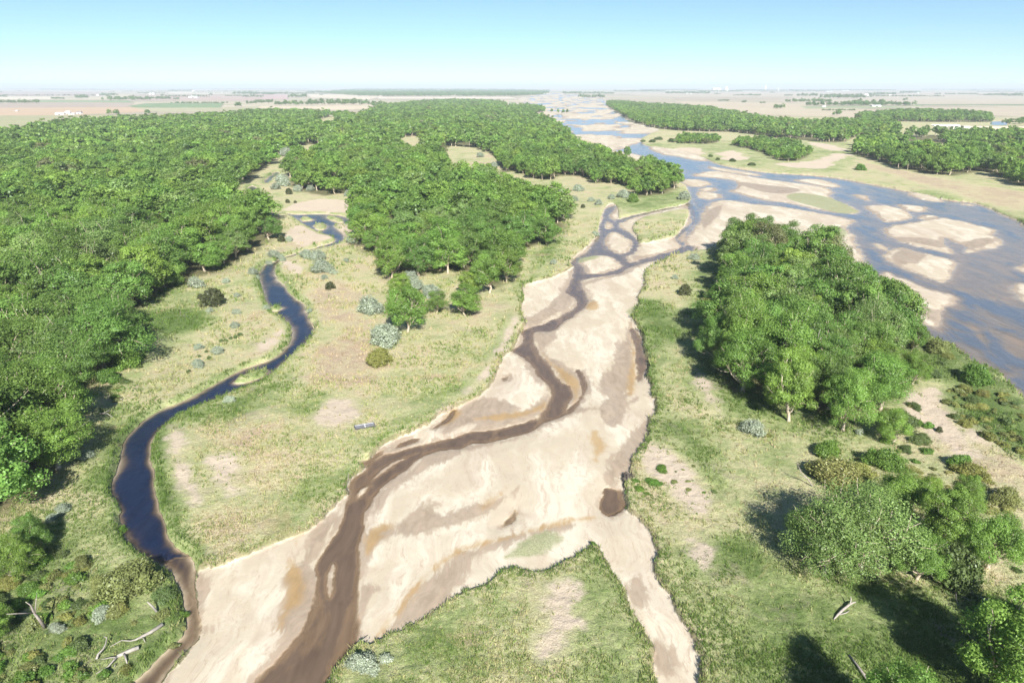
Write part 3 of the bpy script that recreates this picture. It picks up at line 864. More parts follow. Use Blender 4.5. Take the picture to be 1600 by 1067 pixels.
def shrub_meshes(seed, mat, clumps=16, per=90, size=.30, flat=.75, spread=1.0, tall=.9, twig='grey_bark', stems=6, name='shrub'):
    """a shrub of about 2 m across and 1.7 m tall"""
    rg = np.random.default_rng(900 + seed)
    k = np.arange(clumps)
    ph = k * 2.39996 + rg.random(clumps)
    q = np.sqrt((k + .5) / clumps)
    a0, b0 = rg.random(2) * 6.28
    lob = 1 + .30 * np.sin(2 * ph + a0) + .20 * np.sin(3 * ph + b0)
    q = q * (.8 + .4 * rg.random(clumps))
    c = np.stack([np.cos(ph) * q * .78 * spread * lob, np.sin(ph) * q * .78 * spread * lob, tall * (1.22 * np.sqrt(np.maximum(.05, 1 - q ** 2 * .8))) * (.50 + .65 * rg.random(clumps))], 1)
    r = (.24 + .26 * rg.random(clumps)) * (1.0 if clumps < 30 else .72)
    V, Q, lv = leaves(c, r, per, size, rg, flat, np.array([0, 0, .35]), nj=.75, stray=.7)
    c2 = c * np.array([.8, .8, .45])
    V2, Q2, l2 = leaves(c2, r * 1.1, per // 3, size * 1.1, rg, flat, np.array([0, 0, .2]))
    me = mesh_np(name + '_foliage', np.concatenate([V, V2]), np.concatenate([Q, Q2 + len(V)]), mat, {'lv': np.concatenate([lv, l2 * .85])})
    br = [limb((rg.normal(0, .08), rg.normal(0, .08), -.15), c[i] * 1.04, .045, .012, rg, .1, 4) for i in rg.permutation(clumps)[:stems]]
    return me, tube_mesh(name + '_stem', br, M[twig], 4)

def cedar_meshes(seed):
    """a dark round-shouldered juniper, 2 m across and 2.4 m tall"""
    rg = np.random.default_rng(1500 + seed)
    n = 26
    q = (np.arange(n) + .5) / n
    ph = np.arange(n) * 2.4
    rad = .95 * np.sqrt(1 - q ** 2.2) * (.75 + .3 * rg.random(n))
    c = np.stack([np.cos(ph) * rad, np.sin(ph) * rad, .2 + 1.5 * q], 1)
    V, Q, lv = leaves(c, .22 + .18 * (1 - q), 60, .20, rg, 1.0, np.array([0, 0, .9]), .4)
    me = mesh_np('juniper_foliage', V, Q, M['leaf'], {'lv': lv * .8})
    return me, tube_mesh('juniper_stem', [limb((0, 0, -.2), (0, 0, 1.5), .09, .02, rg, .02)], M['grey_bark'], 5)

# ------------------------------------------------------------------ the ground, one sheet out to the horizon
NR, NC = 680, 900
ang = np.concatenate([np.linspace(R(52), R(12), 360, endpoint=False), R(12) * (R(.105) / R(12)) ** (np.linspace(0, 1, NR - 360) ** 1.0)])
lin = np.concatenate([np.linspace(R(52), R(12), 360, endpoint=False), np.linspace(R(12), R(.105), NR - 360)])
ang = np.concatenate([lin[:360], .35 * ang[360:] + .65 * lin[360:]])
rowY = np.concatenate([np.linspace(-500, 40, 10), CAMH / np.tan(ang)])
NR = len(rowY)
cs = np.concatenate([[-5, -3.2, -2.2, -1.6, -1.25], np.linspace(-1, 1, NC), [1.25, 1.6, 2.2, 3.2, 5]])
NC = len(cs)
GX = (58 + .80 * np.maximum(rowY, 0))[:, None] * cs[None, :]
GY = np.repeat(rowY[:, None], NC, 1)
GP = np.stack([GX.ravel(), GY.ravel()], 1)
SV = survey(GP)
gi = np.arange(NR * NC).reshape(NR, NC)
GQ = np.stack([gi[:-1, :-1], gi[:-1, 1:], gi[1:, 1:], gi[1:, :-1]], -1).reshape(-1, 4)
GV = np.column_stack([GP, SV['z']])
ground_o = link('ground', mesh_np('ground', GV, GQ, M['ground'], {k: SV[k] for k in ('bed', 'wet', 'ochre', 'veg', 'soil', 'green', 'forest', 'water', 'field')}, True), kind='structure',
                label='flat valley floor of dry grass, pale sand bars and far fields', cat='ground')

spacing = np.clip(GY.ravel() / 150, .8, 60)
lay = np.stack([SV['creek'], SV['stream'], SV['river'], SV['pond']])
own = lay.argmax(0)
for i, (nm, lb) in enumerate((('creek_water', 'dark blue creek winding along the left forest'), ('stream_water', 'shallow brown stream threading the pale sand bed'),
                              ('river_water', 'wide blue braided river running to the horizon'), ('pond_water', 'small blue pond beyond the right wood'))):
    ok = (lay[i] > -spacing) & ((own == i) | (np.max(lay, 0) < 0) | (lay[i] > 0))
    qk = ok[GQ].any(1) & ((own[GQ] == i).any(1))
    Q = GQ[qk]
    if not len(Q):
        continue
    u, inv = np.unique(Q, return_inverse=True)
    V = np.column_stack([GP[u], np.full(len(u), WATER_Z + (.004 * i))])
    dep = np.clip(WATER_Z - GV[u, 2], 0, 1.2)
    link(nm, mesh_np(nm, V, inv.reshape(-1, 4), M[('creek', 'stream', 'river', 'pond')[i]], {'depth': dep}, True), kind='structure', label=lb, cat='water')

def zat(x, y):
    return float(survey(np.array([[x, y]]), False)['z'][0])

# ------------------------------------------------------------------ cottonwoods
VAR = {l: [cottonwood(10 * l + i, l) for i in range(n)] for l, n in ((0, 8), (1, 7), (2, 6), (3, 5), (4, 3))}
TINTS = {'bright green': (.168, .284, .056), 'deep green': (.136, .238, .052), 'grey green': (.19, .285, .085), 'yellow green': (.185, .285, .052), 'brownish green': (.17, .19, .08)}
TREES = []                                                     # x, y, scale, spread, tint, where, single (label)
def forest_points(poly, spacing, s0, where, gaps=.26, seed=0, wide=1.08):
    rg = np.random.default_rng(seed)
    lo, hi = poly.min(0), poly.max(0)
    nx, ny = int((hi[0] - lo[0]) / spacing) + 2, int((hi[1] - lo[1]) / (spacing * .87)) + 2
    ii, jj = np.meshgrid(np.arange(nx), np.arange(ny))
    P = np.stack([lo[0] + (ii + .5 * (jj % 2)) * spacing, lo[1] + jj * spacing * .87], -1).reshape(-1, 2)
    P = P + rg.uniform(-.38, .38, P.shape) * spacing
    d = np.minimum(sdf(poly, P, 30), -union(W_HOLES, P, 30))
    gap = fbm(P[:, 0] * .035, P[:, 1] * .035, 77, 2)
    keep = (d > np.clip(P[:, 1] / 40, 3, 16) * (fbm(P[:, 0] * .05, P[:, 1] * .05, 79, 2) - .45)) & (gap > gaps)
    P, d, gap = P[keep], d[keep], gap[keep]
    vis = np.abs(P[:, 0]) < .80 * P[:, 1] + 40
    P, d = P[vis], d[vis]
    tone = fbm(P[:, 0] * .02, P[:, 1] * .02, 88, 2) + rg.normal(0, .12, len(P))
    for (x, y), e, t in zip(P, d, tone):
        tint = 'bright green' if t > .46 else 'deep green'
        q = rg.random()
        if q < .07:
            tint = 'yellow green'
        elif q < .15:
            tint = 'grey green'
        elif q < .17:
            tint = 'brownish green'
        s = s0 * (.66 + .62 * rg.random() ** 1.15)
        TREES.append((x, y, s, wide * (.88 + .26 * rg.random()), tint, where, e))
forest_points(W_FOREST['left'], 11.2, 1.08, 'left', .22, 1, 1.34)
forest_points(W_FOREST['middle'], 10.6, 1.06, 'middle', .22, 2, 1.28)
forest_points(W_FOREST['tongue'], 8.4, .95, 'tongue', .15, 3)
forest_points(W_FOREST['grove'], 7.0, 1.06, 'grove', 0, 4)
for k in ('right_far', 'right_back', 'right_near', 'strip_far'):
    forest_points(W_FOREST[k], 9.4, .95, 'right', .33, 5, 1.15)
for k in ('bank_low', 'bank_low2'):
    forest_points(W_FOREST[k], 5.5, .55, 'right', .1, 6)
for u, v in ((850, 176), (862, 176), (872, 177), (880, 178), (886, 177)):
    x, y = ground(u, v)
    TREES.append((x, y, .9, 1.0, 'deep green', 'right', 9))

SINGLES = [  # u, v of the foot, height m, width factor, tint, label
 (637, 518, 13.2, 1.05, 'bright green', 'lone green cottonwood with pale trunk standing behind a round silver shrub'),
 (682, 489, 6.5, 1.2, 'deep green', 'small dark cottonwood between the silver thicket and a spreading tree'),
 (728, 493, 8.2, 1.5, 'bright green', 'low spreading cottonwood at the meadow edge in front of the middle wood'),
 (728, 462, 8.0, 1.2, 'yellow green', 'loose yellow green cottonwood at the lower corner of the middle wood'),
 (765, 458, 12.5, 1.15, 'bright green', 'cottonwood with leaning pale trunk at the right corner of the middle wood'),
 (610, 436, 12.0, 1.2, 'bright green', 'cottonwood at the left lower corner of the middle wood above the silver shrubs'),
 (655, 432, 12.5, 1.25, 'deep green', 'broad cottonwood closing the lower edge of the middle wood above the thicket'),
 (700, 428, 12.5, 1.2, 'bright green', 'pale trunked cottonwood at the lower edge of the middle wood, near the gap'),
 (625, 462, 7.5, 1.3, 'yellow green', 'loose yellowish small tree behind the lone cottonwood and broad silver shrub'),
 (790, 440, 12.0, 1.2, 'bright green', 'rightmost cottonwood at the lower edge of the middle wood by green grass'),
 (1232, 656, 14.5, .95, 'bright green', 'tall cottonwood with long bare white trunk at the front of the grove'),
 (1316, 673, 12.8, .9, 'bright green', 'upright cottonwood with short grey trunk at the near tip of the grove'),
 (1160, 612, 13.5, 1.2, 'bright green', 'broad cottonwood at the shaded left front corner of the grove'),
 (1375, 640, 12.0, 1.2, 'bright green', 'round cottonwood at the right front of the grove beside the bare brown slope'),
 (1378, 486, 8.5, 1.0, 'deep green', 'dark cottonwood leaning over the river at the right tip of the grove'),
 (1347, 447, 6.5, .8, 'deep green', 'small dark cottonwood by the sand at the far right side of the grove'),
 (1289, 893, 11.2, 1.15, 'grey green', 'open crowned cottonwood with white trunk foot above its grey shadow'),
 (1346, 888, 12.5, 1.45, 'grey green', 'largest grey green cottonwood with bare twigs on the right meadow'),
 (1468, 862, 10.0, 1.1, 'bright green', 'bright cottonwood behind the olive willow on the right meadow'),
 (1542, 888, 9.0, 1.1, 'bright green', 'bright round cottonwood at the right edge of the near thicket'),
 (1400, 800, 7.5, 1.3, 'bright green', 'low cottonwood behind the largest grey green tree'),
 (1432, 905, 7.0, 1.2, 'bright green', 'low bright tree filling the gap right of the largest grey green one'),
 (1445, 790, 5.5, 1.2, 'yellow green', 'small yellow green tree between the tall bush and the bright trees'),
 (1500, 800, 6.5, 1.1, 'bright green', 'bright young cottonwood at the back of the near thicket'),
 (1255, 850, 6.0, 1.2, 'bright green', 'low leafy tree at the left end of the near thicket'),
 (1395, 690, 7.0, 1.1, 'bright green', 'young cottonwood trailing from the grove above the tall bright bush'),
 (1425, 600, 7.5, 1.1, 'yellow green', 'yellow green young tree at the right rear side of the grove'),
 (1425, 545, 7.0, 1.1, 'bright green', 'young tree on the bank side of the grove near the olive thicket'),
 (1582, 1118, 14.2, 1.1, 'bright green', 'cottonwood in the bottom right corner casting the long black shadow'),
 (1690, 1090, 12.5, 1.1, 'deep green', 'dark cottonwood cut by the right frame edge near the bottom corner'),
 (1385, 1190, 10.5, 1.0, 'bright green', 'tree top peeping in at the bottom edge beside the long black shadow'),
 (978, 247, 10.5, 1.0, 'deep green', 'lone dark cottonwood on the river edge beyond the tongue of wood'),
 (20, 906, 6.5, 1.1, 'bright green', 'low bright tree at the left frame edge below the forest'),
 (48, 862, 6.0, 1.1, 'deep green', 'dark low tree in shade at the lower end of the left forest'),
 (-10, 1000, 5.0, 1.2, 'bright green', 'bright bush like tree cut by the left frame edge near the bottom'),
 (1213, 484, 13.0, 1, 'yellow green', 'yellow green cottonwood in the heart of the grove'),
]
def project(x, y, z):
    d = y * CP + (CAMH - z) * SP
    return CU + F * x / d, CV - F * (-y * SP * -1 * 1.0 * -1 if False else (y * SP - (CAMH - z) * CP)) / d

def add_tree(name, x, y, s, w, tint, label, cat, group=None, rz=None, level=0):
    level = (4 if tint == 'grey green' else 3) if y < 150 else 0
    i = rng.integers(len(VAR[level]))
    cm, tm = VAR[level][i]
    rz = rng.random() * 6.283 if rz is None else rz
    t = thing(name, label, cat, (x, y, zat_fast(x, y)), rz, (s * w, s * w, s), group)
    c = link('crown', cm, t)
    k = .9 + .2 * rng.random()
    c.color = (*[q * k for q in TINTS[tint]], 1)
    link('trunk', tm, t)
    return t

def zat_fast(x, y):
    r = np.searchsorted(rowY, y)
    r = min(max(r, 1), NR - 1)
    s = x / (58 + .80 * max(y, 0))
    c = min(max(np.searchsorted(cs, s), 0), NC - 1)
    return float(min(GV[r * NC + c, 2], GV[(r - 1) * NC + c, 2])) - .05

sing_xy = []
for u, v, h, w, tint, lab in SINGLES:
    x, y = ground(u, v)
    sing_xy.append((x, y))
    add_tree('cottonwood_tree', x, y, h / 12.6, w, tint, lab, 'tree', 'cottonwoods standing apart')
sing_xy = np.array(sing_xy)
TREES = [t for t in TREES if np.min(np.hypot(sing_xy[:, 0] - t[0], sing_xy[:, 1] - t[1])) > 5.0]
vis = []
for i, t in enumerate(TREES):
    uu, vv = project(t[0], t[1], 8.0)
    vis.append(-30 < uu < 1630 and vv < 1090)
order = sorted([i for i in range(len(TREES)) if vis[i]], key=lambda i: TREES[i][1])
near = set(order[:300 - len(SINGLES)])
AREA = {'left': ('the left forest', 'cottonwoods of the near left forest', 11), 'middle': ('the middle wood', 'cottonwoods of the near middle wood', 9),
        'tongue': ('the wooded tongue by the river', 'cottonwoods of the tongue of wood', 8), 'grove': ('the right grove', 'cottonwoods of the right grove', 8), 'right': ('the far bank wood', 'cottonwoods across the river', 10)}
ORD = 'first second third fourth fifth sixth seventh eighth ninth tenth eleventh twelfth thirteenth fourteenth fifteenth sixteenth seventeenth eighteenth nineteenth twentieth'.split()
for where, (ph, gr, per_row) in AREA.items():
    mem = [i for i in order if i in near and TREES[i][5] == where]
    for r in range(0, len(mem), per_row):
        row = sorted(mem[r:r + per_row], key=lambda i: TREES[i][0] / TREES[i][1])
        for k, i in enumerate(row):
            x, y, s, w, tint, _, e = TREES[i]
            size = 'small' if s < .88 else ('tall' if s > 1.16 else 'mid sized')
            add_tree('cottonwood_tree', x, y, s, w, tint, f'{size} {tint} cottonwood {ORD[k]} from left, row {ORD[r // per_row]} from front in {ph}', 'tree', gr)
print('trees', len(TREES), 'near', len(near))

# ------------------------------------------------------------------ woods farther off: geometry nodes set trees on points
def scatter_group(name, sources):
    src = bpy.data.collections.new(name + '_kinds')
    for i, me in enumerate(sources):
        src.objects.link(bpy.data.objects.new('%s_%02d' % (name, i), me))
    g = bpy.data.node_groups.new(name, 'GeometryNodeTree')
    g.interface.new_socket('Geometry', in_out='INPUT', socket_type='NodeSocketGeometry')
    g.interface.new_socket('Geometry', in_out='OUTPUT', socket_type='NodeSocketGeometry')
    n = g.nodes
    gin, gout = n.new('NodeGroupInput'), n.new('NodeGroupOutput')
    iop = n.new('GeometryNodeInstanceOnPoints')
    ci = n.new('GeometryNodeCollectionInfo')
    ci.inputs['Collection'].default_value = src
    ci.inputs['Separate Children'].default_value = True
    ci.inputs['Reset Children'].default_value = True
    iop.inputs['Pick Instance'].default_value = True
    def na(a, t):
        d = n.new('GeometryNodeInputNamedAttribute')
        d.data_type = t
        d.inputs[0].default_value = a
        return next(s for s in d.outputs if s.enabled and s.name == 'Attribute')
    g.links.new(gin.outputs[0], iop.inputs['Points'])
    g.links.new(ci.outputs[0], iop.inputs['Instance'])
    g.links.new(na('kind', 'INT'), iop.inputs['Instance Index'])
    g.links.new(na('turn', 'FLOAT_VECTOR'), iop.inputs['Rotation'])
    g.links.new(na('size', 'FLOAT_VECTOR'), iop.inputs['Scale'])
    g.links.new(iop.outputs[0], gout.inputs[0])
    return g

def scatter(name, g, P, kind, size, tint, label, cat, group=None, lean=0.0):
    me = bpy.data.meshes.new(name)
    me.vertices.add(len(P))
    me.vertices.foreach_set('co', np.asarray(P, np.float32).ravel())
    me.attributes.new('kind', 'INT', 'POINT').data.foreach_set('value', np.asarray(kind, np.int32))
    t = np.column_stack([rng.normal(0, lean, len(P)), rng.normal(0, lean, len(P)), rng.random(len(P)) * 6.283])
    me.attributes.new('turn', 'FLOAT_VECTOR', 'POINT').data.foreach_set('vector', t.astype(np.float32).ravel())
    me.attributes.new('size', 'FLOAT_VECTOR', 'POINT').data.foreach_set('vector', np.asarray(size, np.float32).ravel())
    tn = np.ones((len(P), 4), np.float32)
    tn[:, :3] = np.asarray(tint, np.float32)
    me.attributes.new('tint', 'FLOAT_COLOR', 'POINT').data.foreach_set('color', tn.ravel())
    o = link(name, me, None, 'stuff', label, cat, group)
    md = o.modifiers.new('scatter', 'NODES')
    md.node_group = g
    return o

def joined(mt):
    leaf = M['leaf_far']                                                # crown and trunk as one far tree mesh
    a, b = mt
    me = a.copy()
    import bmesh
    bm = bmesh.new(); bm.from_mesh(me)
    k = len(bm.faces)
    bm.from_mesh(b)
    bm.faces.ensure_lookup_table()
    for f in bm.faces[k:]:
        f.material_index = 1
    bm.to_mesh(me); bm.free()
    me.materials[0] = leaf
    me.materials.append(b.materials[0])
    return me

J = {l: [joined(m) for m in VAR[l]] for l in (0, 1, 2)}
CLOSE = scatter_group('close_tree', J[0])
MID = scatter_group('middle_tree', J[1])
FAR = scatter_group('distant_tree', J[2])
for where, name, lab in (('left', 'cottonwood_forest', 'unbroken green forest stretching back on the left of the creek'), ('middle', 'cottonwood_forest', 'green wood stretching back between the creek and the wide river'),
                         ('tongue', 'cottonwood_forest', 'far end of the wood along the left river bank'), ('right', 'cottonwood_forest', 'green woods along the far bank of the wide river'), ('grove', 'cottonwood_forest', 'rear trees of the grove by the river')):
    for g, lo, hi, nv, part in ((CLOSE, 0, 270, len(J[0]), 'nearest'), (MID, 270, 620, len(J[1]), 'nearer'), (FAR, 620, 1e9, len(J[2]), 'farther')):
        S = [TREES[i] for i in range(len(TREES)) if i not in near and TREES[i][5] == where and lo <= TREES[i][1] < hi]
        if not S:
            continue
        P = [(t[0], t[1], zat_fast(t[0], t[1])) for t in S]
        kd = rng.integers(0, nv, len(S))
        tn = np.array([TINTS[t[4]] for t in S]) * (.88 + .24 * rng.random((len(S), 1)))
        sz = [(t[2] * t[3], t[2] * t[3], t[2]) for t in S]
        scatter(name, g, P, kd, sz, tn, lab + ', ' + part + ' part', 'forest')

WINDBREAKS = "-60,32,162,6 34,61,162,6 80,100,155.5,3.5 116,137,154.5,8 155,182,150,4.5 160,230,157.5,7 232,250,155,4 245,265,156,5 271,280,156.5,4.5 265,350,162,2.5 300,314,151,3 262,300,143,3 363,400,147.5,6 365,375,168,8 384,400,163,6 167,175,180,10 177,187,180,8 225,235,179,10 400,450,147,3 450,478,153,12 400,425,162,6 425,480,165,8 480,575,165,11 580,604,168,10 478,520,146,5 880,960,147.5,6 905,945,153.5,8 960,1040,144,6 1040,1110,147,5 1123,1140,158.5,3 1159,1166,161,4 1170,1175,149,3 1177,1188,150,2 1188,1196,162,3 1210,1226,171,8 1229,1300,160.5,6 1247,1280,151,5 1285,1352,154.5,9 1355,1400,149,4 1262,1430,166,7 1330,1390,165,9 1410,1417,158,5 1288,1340,173.5,3 1302,1315,181,9 1240,1300,143,4 1300,1400,142,5 1408,1440,146,5 1542,1600,150,4 1572,1640,195,11 1000,1090,141.5,4 1150,1240,142.5,3 0,150,140,2.5 150,330,139.5,2.5 330,480,140.5,3 1090,1160,144,3 1440,1600,141,2.5 1040,1056,189,8 1130,1142,181,8 1150,1156,178,7 60,95,140.5,3 800,860,143,4 1480,1530,148,2.5"
for s in WINDBREAKS.split():
    u0, u1, v, hp = map(float, s.split(','))
    _, Y = ground(800, v)
    k = mpp(Y)
    wid = (u1 - u0) * k
    h = min(max(hp * k, 5.0), 22)
    n = int(np.clip(wid / (h * .42), 1, 130))
    dep = max(6, min(40, wid * .25))
    P, S = [], []
    for q in range(n):
        P.append((ground(u0, v)[0] + (q + .5) / n * wid + rng.normal(0, wid * .2 / n), Y + rng.random() * dep, 0))
        f = h / 12.6 * (.7 + .42 * rng.random())
        S.append((f * 1.25, f * 1.25, f))
    side = 'left' if u1 < 600 else ('middle' if u0 < 900 else 'right')
    scatter('windbreak', FAR, P, rng.integers(0, 6, len(P)), S, np.array(TINTS['deep green']) * (.75 + .3 * rng.random((len(P), 1))),
            'distant clump of dark trees among the far fields', 'trees', 'far windbreaks')
for sd, (ua, ub) in ((1, (-250, 560)), (2, (960, 1850))):       # thin tree lines and farm groves all over the far plain
    rg = np.random.default_rng(300 + sd)
    P, S = [], []
    for q in range(75):
        v = 138.4 + 14 * rg.random() ** 1.7
        u0 = rg.uniform(ua, ub)
        x0, Y = ground(u0, v)
        if Y * .089 < x0 < Y * .22 and sd == 2:
            continue
        ln = rg.choice([40, 90, 260, 600]) * (.6 + .8 * rg.random())
        n = int(np.clip(ln / 7, 4, 60))
        an = rg.choice([0, 0, 0, .12])
        for i in range(n):
            P.append((x0 + ln * i / n + rg.normal(0, 3), Y + ln * i / n * an + rg.normal(0, 4), 0))
            f = (.5 + .5 * rg.random()) * (1 if ln > 100 else 1.2)
            S.append((f * 1.3, f * 1.3, f))
    scatter('tree_line', FAR, P, rg.integers(0, 6, len(P)), S, np.array(TINTS['deep green']) * (.6 + .35 * rg.random((len(P), 1))),
            'thin dark tree lines crossing the far plain on the %s' % ('left' if sd == 1 else 'right'), 'trees', 'far windbreaks')
belt = poly_px("500,146 560,150.5 600,151.4 700,151.4 800,151.4 850,149 860,145 830,142 700,139.5 560,139", 0, 1)
bp = []
for _ in range(60000):
    if len(bp) >= 3200:
        break
    u, v = rng.uniform(495, 865), rng.uniform(139, 151.5)
    x, y = ground(u, v)
    bp.append((x, y))
bp = np.array(bp)
bp = bp[sdf(belt, bp, 10) > 0]
f = .85 + .5 * rng.random(len(bp)) + bp[:, 1] / 16000
scatter('distant_forest', FAR, np.column_stack([bp, np.zeros(len(bp))]), rng.integers(0, 6, len(bp)), np.column_stack([f * 1.6, f * 1.6, f]), np.array(TINTS['deep green']) * (.8 + .4 * rng.random((len(bp), 1))),
        'blue green belt of forest on the horizon beyond the pale strip', 'forest')

# ------------------------------------------------------------------ shrubs
SILV = [shrub_meshes(i, M['silver_leaf'], 20, 110, .19, .8, 1.0, .85, 'grey_bark', 9, 'silver_shrub') for i in range(4)]
BUSH = [shrub_meshes(20 + i, M['leaf'], 18, 110, .24, .8, 1.0, .85, 'grey_bark', 7, 'bush') for i in range(4)]
SILV_BIG = [shrub_meshes(40 + i, M['silver_leaf'], 46, 170, .10, .8, 1.0, .85, 'grey_bark', 14, 'silver_shrub') for i in range(3)]
BUSH_BIG = [shrub_meshes(50 + i, M['leaf'], 46, 190, .10, .8, 1.0, .85, 'grey_bark', 14, 'bush') for i in range(4)]
CEDR = [cedar_meshes(i) for i in range(3)]
SHRUB_COL = {'silver': (.27, .315, .225), 'olive': (.21, .235, .085), 'bright': (.125, .225, .042), 'yellow': (.235, .25, .075), 'tan': (.285, .285, .105), 'cedar': (.085, .10, .042), 'green': (.12, .17, .058), 'purple': (.17, .145, .135), 'orange': (.20, .125, .045)}

def add_shrub(kind, u, v, wpx, label, name=None, tall=1.0, group=None):
    x, y = ground(u, v)
    s = wpx * mpp(y) / 2.1
    y += s * .5
    fam = CEDR if kind == 'cedar' else ((SILV_BIG if s > .8 else SILV) if kind == 'silver' else (BUSH_BIG if s > 1.1 else BUSH))
    fm, sm = fam[rng.integers(len(fam))]
    name = name or {'silver': 'silver_shrub', 'cedar': 'juniper'}.get(kind, 'bush')
    e = rng.uniform(.85, 1.2)
    t = thing(name, label, {'cedar': 'juniper'}.get(kind, 'shrub'), (x, y, zat_fast(x, y)), rng.random() * 6.28, (s * e, s / e, s * tall), group)
    fo = link('foliage', fm, t)
    k = .9 + .2 * rng.random()
    fo.color = (*[q * k for q in SHRUB_COL[kind]], 1)
    link('stem', sm, t)
    return t

SILVERS = [  # u, v (foot), width px, label or group key
 (303, 450, 28, 'round silver shrub under the cottonwoods at the left forest edge'),
 (217, 433, 26, 'silver shrub tucked into the shaded edge of the left forest'),
 (352, 443, 14, 'small silver shrub beside the left forest edge tree'),
 (327, 488, 13, 'small silver shrub at the foot of the dark juniper'),
 (338, 552, 20, 'rounder silver shrub of the trio above the creek bend'),
 (309, 545, 15, 'smaller silver shrub of the trio above the creek bend'),
 (307, 573, 22, 'lower left silver shrub of the trio above the creek bend'),
 (357, 629, 18, 'silver shrub on the inner bank beside the dark creek'),
 (577, 491, 44, 'broad low silver shrub left of the lone cottonwood'),
 (600, 540, 54, 'largest round silver shrub in front of the lone cottonwood'),
 (640, 441, 28, 'upper grey silver shrub of the thicket below the middle wood'),
 (647, 456, 32, 'middle silver shrub of the thicket below the middle wood'),
 (672, 464, 32, 'right hand silver shrub of the thicket below the middle wood'),
 (500, 428, 34, 'long low silver shrub in the meadow right of the creek'),
 (477, 404, 22, 'silver shrub on the bank below the narrow creek'),
 (495, 407, 26, 'wide silver shrub by the narrow creek'),
 (522, 429, 12, 'small silver shrub at the end of the long low one'),
 (541, 411, 11, 'tiny silver shrub alone on the pale meadow'),
 (1086, 406, 18, 'silver shrub in the shadow at the left side of the grove'),
 (1180, 678, 38, 'silver white shrub in front of the white trunked cottonwood'),
 (155, 966, 30, 'silver shrub below the olive bush near the bottom left'),
 (85, 988, 24, 'silver shrub at the foot of the dead leaning tree'),
 (565, 1050, 46, 'spiky silver shrub at the sandy stream edge near the bottom'),
 (602, 1035, 20, 'small silver shrub right of the spiky one near the bottom'),
 (1344, 677, 13, 'small silver shrub at the near tip of the grove'),
 (865, 413, 13, 'small silver shrub in the green meadow left of the stream'),
 (1070, 312, 22, 'silver shrub at the end of the grassy point by the river'),
 (974, 310, 22, 'large silver shrub at the foot of the tongue of wood'),
 (580, 329, 18, 'grey silver shrub against the left side of the middle wood'),
 (904, 299, 18, 'silver shrub in the clearing behind the middle wood'),
 (936, 320, 15, 'silver shrub beside the head of the sandy stream'),
]
for u, v, w, lab in SILVERS:
    add_shrub('silver', u, v, w, lab, tall=.9, group='silver shrubs on the meadows')
for u, v, w in ((394, 430, 16), (369, 463, 11), (369, 491, 13), (366, 512, 15), (427, 403, 18), (419, 409, 12), (440, 409, 15), (506, 437, 12), (402, 433, 10), (416, 483, 12), (484, 487, 9)):
    add_shrub('silver', u, v, w, 'small silver shrub scattered beside the upper creek', group='small silver shrubs along the upper creek')
for u, v, w in ((447, 244, 20), (440, 291, 28), (464, 300, 16), (484, 299, 14), (544, 308, 16), (572, 336, 10), (451, 377, 13), (547, 381, 18), (771, 263, 15), (750, 246, 12), (430, 296, 16)):
    add_shrub('silver', u, v, w, 'grey silver shrub around the far creek pools and clearings', group='silver shrubs around the far creek')
for u, v, w in ((877, 307, 16), (897, 315, 14), (924, 315, 11), (956, 312, 13), (930, 366, 12), (1055, 437, 12), (807, 267, 10)):
    add_shrub('silver', u, v, w, 'low silver shrub on the grass near the head of the stream', group='silver shrubs near the head of the stream')
for u, v, w in ((95, 800, 26), (132, 716, 24), (78, 812, 20)):
    add_shrub('silver', u, v, w, 'grey green shrub in the forest shade above the dark creek', group='shaded shrubs by the creek', tall=.7)
for u, v, w, lab in ((331, 479, 32, 'dark juniper beside a small silver shrub on the left meadow'), (515, 452, 14, 'dark green juniper ball alone on the meadow right of the creek'), (1071, 461, 20, 'brown green juniper in the grass left of the grove'),
                     (911, 326, 7, 'tiny dark juniper left of the stream head'), (875, 292, 6, 'slim dark juniper in the clearing behind the middle wood'), (439, 378, 13, 'dark juniper by the forest corner near the creek pool'), (1469, 674, 10, 'dark little juniper on the bare brown slope')):
    add_shrub('cedar', u, v, w, lab)
for u, v, w in ((451, 304, 11), (449, 317, 7), (461, 317, 5), (313, 467, 10)):
    add_shrub('cedar', u, v, w, 'small dark juniper on the pale grass near the upper creek', group='junipers near the upper creek')
for u, v, w in ((1111, 245, 9), (1122, 250, 9), (1145, 253, 12), (1175, 259, 12), (1020, 223, 11), (1030, 219, 12), (1005, 222, 8), (1050, 222, 14)):
    add_shrub('green', u, v, w, 'dark shrub dotted on the sandy far bank of the river', 'bank_shrub', .65, group='dark shrubs on the far bank')
